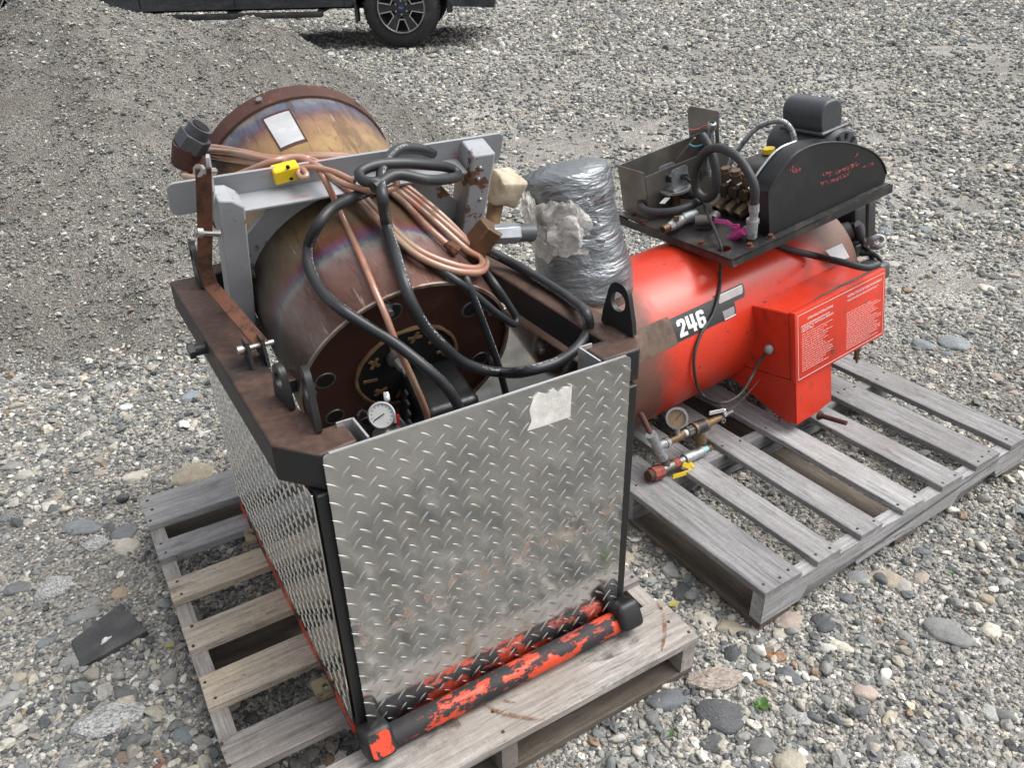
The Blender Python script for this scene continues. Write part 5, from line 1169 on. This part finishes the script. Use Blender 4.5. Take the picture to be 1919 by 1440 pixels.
def wheel(x, y, side, parts=True):
    o = -1 if side < 0 else 1; ax = V((0, o, 0)); c = V((x, y, TRR))       # ax points outwards
    b = MB(); b.rev([(.262, .02), (.275, .0), (.33, .004), (.385, -.012), (.408, -.035), (TRR, -.05), (TRR, -.225), (.40, -.25), (.30, -.265), (.262, -.25)], c, ax, 64, True)
    w = b.build('wheel', 'tyre', tk2, 40)
    b = MB()
    for k in range(52):
        t = 2*math.pi*k/52
        for dd, ph in ((-.06, 0), (-.2, .5)):
            tt = t + ph*2*math.pi/52; p = c + V((math.cos(tt), 0, math.sin(tt)))*(TRR-.004) + ax*dd
            b.box(p, (.016, .07, .030), Matrix.Rotation(-tt, 3, 'Y'))
    b.build('tread', 'tyre', w, 30, kind='stuff')
    b = MB(); b.rev([(0, -.07), (.2, -.075), (.25, -.06), (.262, .0), (.255, .012), (.246, .005), (.24, -.06)], c, ax, 48); rm = b.build('rim', 'rim_dark', w, 40)
    b = MB(); b.rev([(.246, .004), (.252, .0145), (.263, .012), (.262, .0)], c, ax, 48); b.build('rim_lip', 'rim_bright', rm, 40)
    if not parts: return
    b = MB(); b.rev([(0, -.062), (.235, -.062)], c, ax, 32); b.build('brake_disc', 'black_void', rm)
    for k in range(6):
        t = math.radians(60*k); u = V((math.cos(t), 0, math.sin(t))); v = V((-math.sin(t), 0, math.cos(t)))
        b = MB(); P = [c+u*a+v*s_+ax*z for a, s_, z in ((.05, -.045, -.012), (.12, -.028, -.004), (.25, -.052, .0), (.25, .052, .0), (.12, .028, -.004), (.05, .045, -.012))]
        f1 = [b.bm.verts.new(p) for p in P]; f2 = [b.bm.verts.new(p-ax*.035) for p in P]; b.bm.faces.new(f1); b.bm.faces.new(f2[::-1])
        for i in range(6): b.bm.faces.new((f1[i], f1[(i+1) % 6], f2[(i+1) % 6], f2[i]))
        sp = b.build('spoke', 'rim_dark', rm, 30)
        b = MB()
        for s_ in (-1, 1):
            a0 = c+u*.115+v*(.034*s_)+ax*.003; a1 = c+u*.25+v*(.056*s_)+ax*.004; b.bar(a0, a1, .011, .012, ax)
        t2 = t+math.radians(30); u2 = V((math.cos(t2), 0, math.sin(t2))); v2 = V((-math.sin(t2), 0, math.cos(t2))); b.bar(c+u2*.118-v2*.030+ax*.002, c+u2*.118+v2*.030+ax*.002, .012, .012, ax)
        b.build('spoke_edge', 'rim_bright', sp, 30)
        t3 = t+math.radians(30); p = c+V((math.cos(t3), 0, math.sin(t3)))*.068; b = MB(); b.cyl(p-ax*.01, p+ax*.006, .0125, .009, 8); b.build('lug_nut', 'rim_bright', rm, 30)
    b = MB(); b.cyl(c-ax*.012, c-ax*.004, .095, .085, 24); b.build('hub', 'rim_dark', rm)
    b = MB(); b.cyl(c-ax*.004, c+ax*.006, .04, .037, 24); hc = b.build('hub_cap', 'rim_dark', rm)
    b = MB(); b.cyl(c+ax*.006, c+ax*.0075, .033, .032, 24); b.build('badge', 'badge_blue', hc)
    me = text_mesh('Ford', .026, .0003, .35)
    mw = max(v.co.x for v in me.vertices)
    for v in me.vertices: v.co = c+ax*.0082+V(((v.co.x-mw/2)*.95, 0, v.co.y-.008))
    link_mesh('badge_print', me, 'rim_bright', hc, 0)
YW = 1.92
wheel(0, 0.015, -1); wheel(-WB, .015, -1); wheel(0, YW-.03, 1, False); wheel(-WB, YW-.03, 1, False)
def arch(cx, r, z, n=14): return [(cx+r*math.cos(math.pi-math.pi*i/n), z+r*math.sin(math.pi-math.pi*i/n)*1.02) for i in range(n+1)]
zc = .40
pr_ = [(-WB-1.25, .62)] + [(-WB-.53, .46)] + arch(-WB, .50, zc)[1:-1] + [(-WB+.53, .44), (-.54, .44)] + arch(0, .50, zc)[1:-1] + [(.56, .42), (.94, .40), (1.02, .55), (1.0, .95), (.9, 1.1), (-.55, 1.2), (-2.9, 1.22), (-WB-1.28, 1.22)]
b = MB(); b.prism(pr_, frame((0, .03, 0), (1, 0, 0), (0, 0, 1), (0, 1, 0)), YW-.06); bmesh.ops.triangulate(b.bm, faces=[f for f in b.bm.faces if len(f.verts) > 4]); bd_ = b.build('body', 'truck_paint', tk2, 25)
b = MB(); b.prism([(-.75, 1.19), (-1.35, 1.86), (-2.7, 1.9), (-2.92, 1.2)], frame((0, .12, 0), (1, 0, 0), (0, 0, 1), (0, 1, 0)), YW-.24); b.build('cab', 'truck_paint', tk2, 30, bevel=.03)
for x0, x1, x2, x3 in ((-.95, -1.40, -1.78, -1.78), (-1.86, -1.86, -2.6, -2.76)):
    for y in (.112, YW-.117):
        b = MB(); b.prism([(x0, 1.25), (x1, 1.78), (x2, 1.80), (x3, 1.25)], frame((0, y, 0), (1, 0, 0), (0, 0, 1), (0, 1, 0)), .005); b.build('window', 'dark_glass', tk2)
for x in (-.62, -1.82, -2.86):
    b = MB(); b.box((x, .0285, .82), (.012, .004, .72)); b.build('door_seam', 'black_void', tk2)
for x in (-1.65, -2.7): b = MB(); b.box((x, .018, 1.05), (.16, .02, .03), None, .006); b.build('door_handle', 'plastic_trim', tk2)
b = MB(); b.box((-(WB)/2-.02, .022, .60), (WB-1.12, .03, .03), None, .01); b.build('side_moulding', 'truck_paint', tk2)
x0, x1 = -3.0, TP.x*0 + (pd(605, 36, dep).x-TP.x)
b = MB(); b.box(((x0+x1)/2, .0, .372), (x1-x0, .13, .055), None, .012, 2); rb_ = b.build('running_board', 'plastic_trim', tk2, 40)
for k in range(3): b = MB(); b.box(((x0+x1)/2, -.045+.03*k, .401), (x1-x0-.1, .012, .004)); b.build('board_rib', 'tyre', rb_)
for x in (-.9, -1.9, -2.8): b = MB(); b.box((x, .25, .40), (.06, .4, .03)); b.build('board_bracket', 'plastic_trim', rb_)
b = MB(); b.box((-.50, .1, .40), (.02, .24, .24)); b.build('mud_flap', 'tyre', tk2)
b = MB(); b.box((.83, YW/2, .46), (.42, YW-.2, .12), Matrix.Rotation(.08, 3, 'Y'), .03, 2); b.build('bumper', 'plastic_trim', tk2)
b = MB(); b.box((.53, .12, .42), (.06, .16, .14), None, .01); b.build('fender_liner', 'plastic_trim', tk2)
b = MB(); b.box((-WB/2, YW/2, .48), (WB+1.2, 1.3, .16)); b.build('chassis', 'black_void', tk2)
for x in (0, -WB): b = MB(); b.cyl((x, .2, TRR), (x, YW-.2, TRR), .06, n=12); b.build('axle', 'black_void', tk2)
# ------------------------------------------------------------------ stones one can tell apart
def stone_mesh(seed, flat=1.0, angular=0.0, sub=3):
    bm = bmesh.new(); bmesh.ops.create_icosphere(bm, subdivisions=sub, radius=.5)
    for v in bm.verts:
        q = v.co.copy()*2; k = 1 + .42*mnoise.noise(q*.8+V((seed*5.3, 1, 2))) + .16*mnoise.noise(q*2.1+V((seed, seed*2.2, 5))) + .04*mnoise.noise(q*5+V((seed, 1, 5)))
        for w_ in range(3):
            d_ = V(mnoise.random_unit_vector()) if False else V((math.sin(seed*1.7+w_*2.4), math.cos(seed*2.3+w_*1.9), math.sin(seed*3.1+w_*4.2)+.4)).normalized(); e_ = q.dot(d_)*k
            if e_ > .74: k *= 1-(e_-.74)*.75
        if angular: k *= 1 + angular*(.5-mnoise.cell(q*1.1+V((seed, 3, seed*1.7))))*.5
        v.co = q*.5*k
    me = bpy.data.meshes.new('stone'); bm.to_mesh(me); bm.free(); me.polygons.foreach_set('use_smooth', [True]*len(me.polygons)); return me
VAR = [stone_mesh(i+1, sub=3) for i in range(8)] + [stone_mesh(i+30, 1, .35, 2) for i in range(3)]
for me in VAR: me.materials.append(M['stone'])
def gz_(x, y): return float(surf_h(np.array([x]), np.array([y]))[0])
def put_stone(px, py, w, h, ang, col, mat=None, var=0, name='stone', thick=.52):
    c = pz(px, py, .012); dcam = (c-CAMP).dot(F_); s = dcam/FPX; vd = (c-CAMP).normalized(); fs = max(.35, -vd.z)
    me = VAR[var % len(VAR)]
    if mat: me = me.copy(); me.materials[0] = M[mat]
    o = bpy.data.objects.new(name, me); COL.objects.link(o); a = w*s; bdep = max(h*s/fs*.80, a*.45); th = min(a, bdep)*thick
    o.scale = (a, bdep, th); o.rotation_euler = (0, 0, math.radians(ang)); o.location = (c.x, c.y, gz_(c.x, c.y)+th*.0); o.color = (*col, 1); return o
gy, dk, tn, wh, bl, pk, br = (.21, .215, .21), (.085, .088, .092), (.33, .29, .22), (.50, .47, .40), (.17, .20, .21), (.34, .28, .24), (.2, .15, .12)
NAMED = [
 (195, 1345, 128, 62, 12, None, 'granite', 'largest speckled white granite boulder half sunk in the gravel', 2),
 (365, 884, 78, 46, 10, tn, None, 'round tan cobble touching the back board of the tan pallet', 0),
 (1352, 1333, 96, 74, -8, dk, None, 'biggest flat charcoal stone beside the small green weed', 1),
 (1338, 1384, 62, 36, 8, dk, None, 'broken charcoal stone against the edge of a bigger charcoal stone', 8),
 (1256, 1303, 78, 46, 6, (.13, .14, .15), None, 'smooth dark grey oval stone by the front corner of the tan pallet', 3),
 (1347, 1266, 122, 42, 4, None, 'granite_pink', 'long pinkish granite stone beside the pallet corner', 4),
 (1320, 1155, 40, 54, 10, wh, None, 'pale upright oval stone between the two pallets', 5),
 (1371, 1172, 62, 36, -6, tn, None, 'tan wedge shaped stone between the two pallets', 6),
 (1453, 1223, 42, 24, -10, None, 'orange_stone', 'bright orange brown stone', 9),
 (1414, 1221, 30, 46, 0, (.12, .13, .125), None, 'dark pointed stone beside the orange stone', 8),
 (1667, 1079, 64, 36, -22, tn, None, 'tan oval stone below the notched side of the grey pallet', 0),
 (1610, 1076, 46, 30, 5, gy, None, 'grey rounded stone under the notch of the grey pallet', 1),
 (1777, 1180, 82, 50, -30, gy, None, 'big flat grey stone sunk in sandy gravel', 7),
 (1857, 1176, 37, 31, 0, wh, None, 'round cream stone beside a big flat grey stone', 2),
 (1548, 1159, 52, 44, -35, dk, None, 'dark slate grey stone near the corner of the grey pallet', 8),
 (1482, 1154, 62, 42, 20, pk, None, 'pinkish grey stone under the corner of the grey pallet', 4),
 (1432, 1392, 48, 46, 0, (.14, .14, .14), None, 'round dark grey stone below the green weed', 3),
 (1481, 1418, 62, 52, 30, (.36, .33, .26), None, 'angular tan stone below the round dark grey stone', 10),
 (1507, 1341, 50, 34, -15, None, 'granite', 'speckled granite stone to the side of the green weed', 5),
 (1703, 1424, 54, 34, 10, None, 'granite', 'speckled granite stone lying alone in fine gravel', 1),
 (252, 886, 44, 24, 0, wh, None, 'cream stone near the back board of the tan pallet', 3),
 (153, 985, 70, 30, 5, (.2, .22, .225), None, 'long blue grey stone near the tan pallet', 7),
 (227, 992, 46, 32, 10, (.16, .17, .18), None, 'dark grey stone next to a long blue grey stone', 2),
 (179, 1013, 50, 30, 8, None, 'granite', 'speckled grey stone below the long blue grey stone', 4),
 (233, 1016, 48, 34, 35, wh, None, 'cream pointed stone near the corner of the tan pallet', 6),
 (101, 1094, 60, 44, 30, None, 'granite', 'pale granite cobble uphill of the slate slab', 0),
 (24, 1097, 54, 30, 8, (.15, .155, .16), None, 'dark grey stone beside the pale granite cobble', 5),
 (155, 1144, 52, 30, 15, (.24, .25, .24), None, 'grey stone touching the slate slab', 3),
 (342, 1371, 42, 38, 30, bl, None, 'blue grey stone beside the front boards of the tan pallet', 1),
 (232, 1414, 42, 26, 8, br, None, 'brown oval stone below the largest granite boulder', 7),
 (300, 1429, 32, 18, 0, (.2, .1, .075), None, 'reddish brown stone beside a brown oval stone', 2),
 (127, 1422, 42, 30, 0, gy, None, 'grey stone below the largest granite boulder', 4),
 (222, 1102, 28, 26, 0, (.38, .29, .2), None, 'round peach coloured stone above the slate slab', 0),
 (1281, 1102, 48, 48, 20, (.05, .052, .056), None, 'flat black stone in the gap between the two pallets', 8),
 (355, 736, 27, 22, 0, (.22, .25, .28), None, 'bluish stone lying below the gravel pile beside the frame', 3),
 (230, 757, 30, 17, 0, (.55, .55, .54), None, 'white stone at the foot of the gravel pile', 5),
 (1790, 640, 60, 26, -8, (.22, .24, .25), None, 'large blue grey stone behind the instruction box', 1),
 (1728, 640, 40, 22, 0, (.2, .22, .23), None, 'blue grey stone beside the red instruction box', 6),
]
for (px, py, w, h, ang, col, mat, lab, var) in NAMED:
    o = put_stone(px, py, w, h, ang, col or (.3, .3, .3), mat, var); tag(o, lab, 'stone')
sl_ = [pz(px, py, .012) for px, py in ((228, 1131), (276, 1182), (262, 1190), (152, 1247), (131, 1200))]
oc = sum(sl_, V())/5; b = MB(); b.prism([(p.x-oc.x, p.y-oc.y) for p in sl_], Matrix.Translation((0, 0, 0)), .017); b.jitter(.003, 30)
s_ = b.build('slate_slab', 'slate', None, 30, bevel=.002); s_.location = (oc.x, oc.y, gz_(oc.x, oc.y)+.001); s_.rotation_euler = (.03, -.02, 0); tag(s_, 'flat broken slab of dark grey slate lying on the gravel', 'slab')
rs = random.Random(5); taken = [(q[0], q[1], q[2]) for q in NAMED]; cnt = 0; tries = 0
def hidden_by_pallet(x, y):
    for F_m, a0, a1, b0, b1 in FOOT:
        q = F_m.i @ V((x, y, 0))
        if a0-.03 < q.x < a1+.03 and b0-.03 < q.y < b1+.03: return True
    return False
cols = [gy, (.27, .27, .26), (.16, .165, .17), tn, wh, bl, pk, (.12, .125, .13), (.38, .36, .32), (.45, .43, .39), (.3, .3, .29)]
while cnt < 262 and tries < 6000:
    tries += 1; far = rs.random() < .45
    y = rs.uniform(1.0, 3.4) if not far else rs.uniform(3.4, 7.5); x = rs.uniform(-1, 1)*.66*(y*_c+CAMH*_s)
    if hidden_by_pallet(x, y) or float(pile_h(np.array([x]), np.array([y]))[0]) > .02: continue
    r = rs.uniform(.03, .058) if not far else rs.uniform(.045, .095)
    if any((x-t[0])**2+(y-t[1])**2 < (.5*(r+t[2]))**2 for t in taken[len(NAMED):]): continue
    me = VAR[rs.randrange(len(VAR))]; o = bpy.data.objects.new('stone', me); COL.objects.link(o); o.parent = ground
    th = r*rs.uniform(.4, .62); o.scale = (r*rs.uniform(1, 1.4), r*rs.uniform(.7, 1.0), th); o.rotation_euler = (rs.gauss(0, .12), rs.gauss(0, .12), rs.uniform(0, 6.28)); o.location = (x, y, gz_(x, y)-th*.02)
    c = rs.choice(cols); k = rs.uniform(.8, 1.2); o.color = (c[0]*k, c[1]*k, c[2]*k, 1); taken.append((x, y, r)); cnt += 1
# ------------------------------------------------------------------ weeds and fallen leaves
simple('weed_green', (.07, .16, .025), .5, var=.3, bump=0); simple('leaf_yellow', (.34, .29, .04), .5, var=.25, bump=0)
def leaf(b, o, ang, tilt, L, w):
    d = V((math.cos(ang)*math.cos(tilt), math.sin(ang)*math.cos(tilt), math.sin(tilt))); s = V((-math.sin(ang), math.cos(ang), 0)); up = V((0, 0, 1))
    P = []
    for t, k in ((0, .15), (.3, .8), (.6, 1), (.85, .6), (1, .05)):
        c = o+d*L*t-up*(t*t*L*.25); P.append((b.bm.verts.new(c-s*w*k), b.bm.verts.new(c+up*w*.25*k*-1), b.bm.verts.new(c+s*w*k)))
    for A, B in zip(P, P[1:]): b.bm.faces.new((A[0], A[1], B[1], B[0])); b.bm.faces.new((A[1], A[2], B[2], B[1]))
def weed(px, py, R, n, lab, mat='weed_green', cat='weed'):
    c = pz(px, py, .01); root = thing('weed', lab, cat, Matrix.Translation((c.x, c.y, gz_(c.x, c.y)+.004)))
    b = MB(); b.cyl((0, 0, -.01), (0, 0, .008), .002, .0015, 6); b.build('stem', mat, root)
    for k in range(n):
        b = MB(); leaf(b, V((0, 0, .006)), 2*math.pi*k/n+rs.uniform(-.3, .3), rs.uniform(.15, .8), R*rs.uniform(.7, 1.1), R*.28); b.build('leaf', mat, root, 60)
weed(1428, 1320, .026, 11, 'small bright green weed growing between stones near the pallet corner')
weed(1258, 1372, .012, 5, 'tiny green sprout among dark stones below the pallet corner')
def fallen(px, py, R, mat, lab):
    c = pz(px, py, .01); b = MB(); leaf(b, V((-R/2, 0, .016)), .4, .25, R, R*.33); o = b.build('fallen_leaf', mat, None, 60); o.location = (c.x, c.y, gz_(c.x, c.y)+.004); tag(o, lab, 'leaf')
fallen(1264, 1137, .03, 'leaf_yellow', 'yellow green leaf lying beside the end of the pallet board')
fallen(318, 1214, .022, 'leaf_yellow', 'faded leaf lying at the corner of the slate slab')
fallen(1782, 1078, .02, 'weed_green', 'green leaf lying on gravel beyond the tan oval stone')
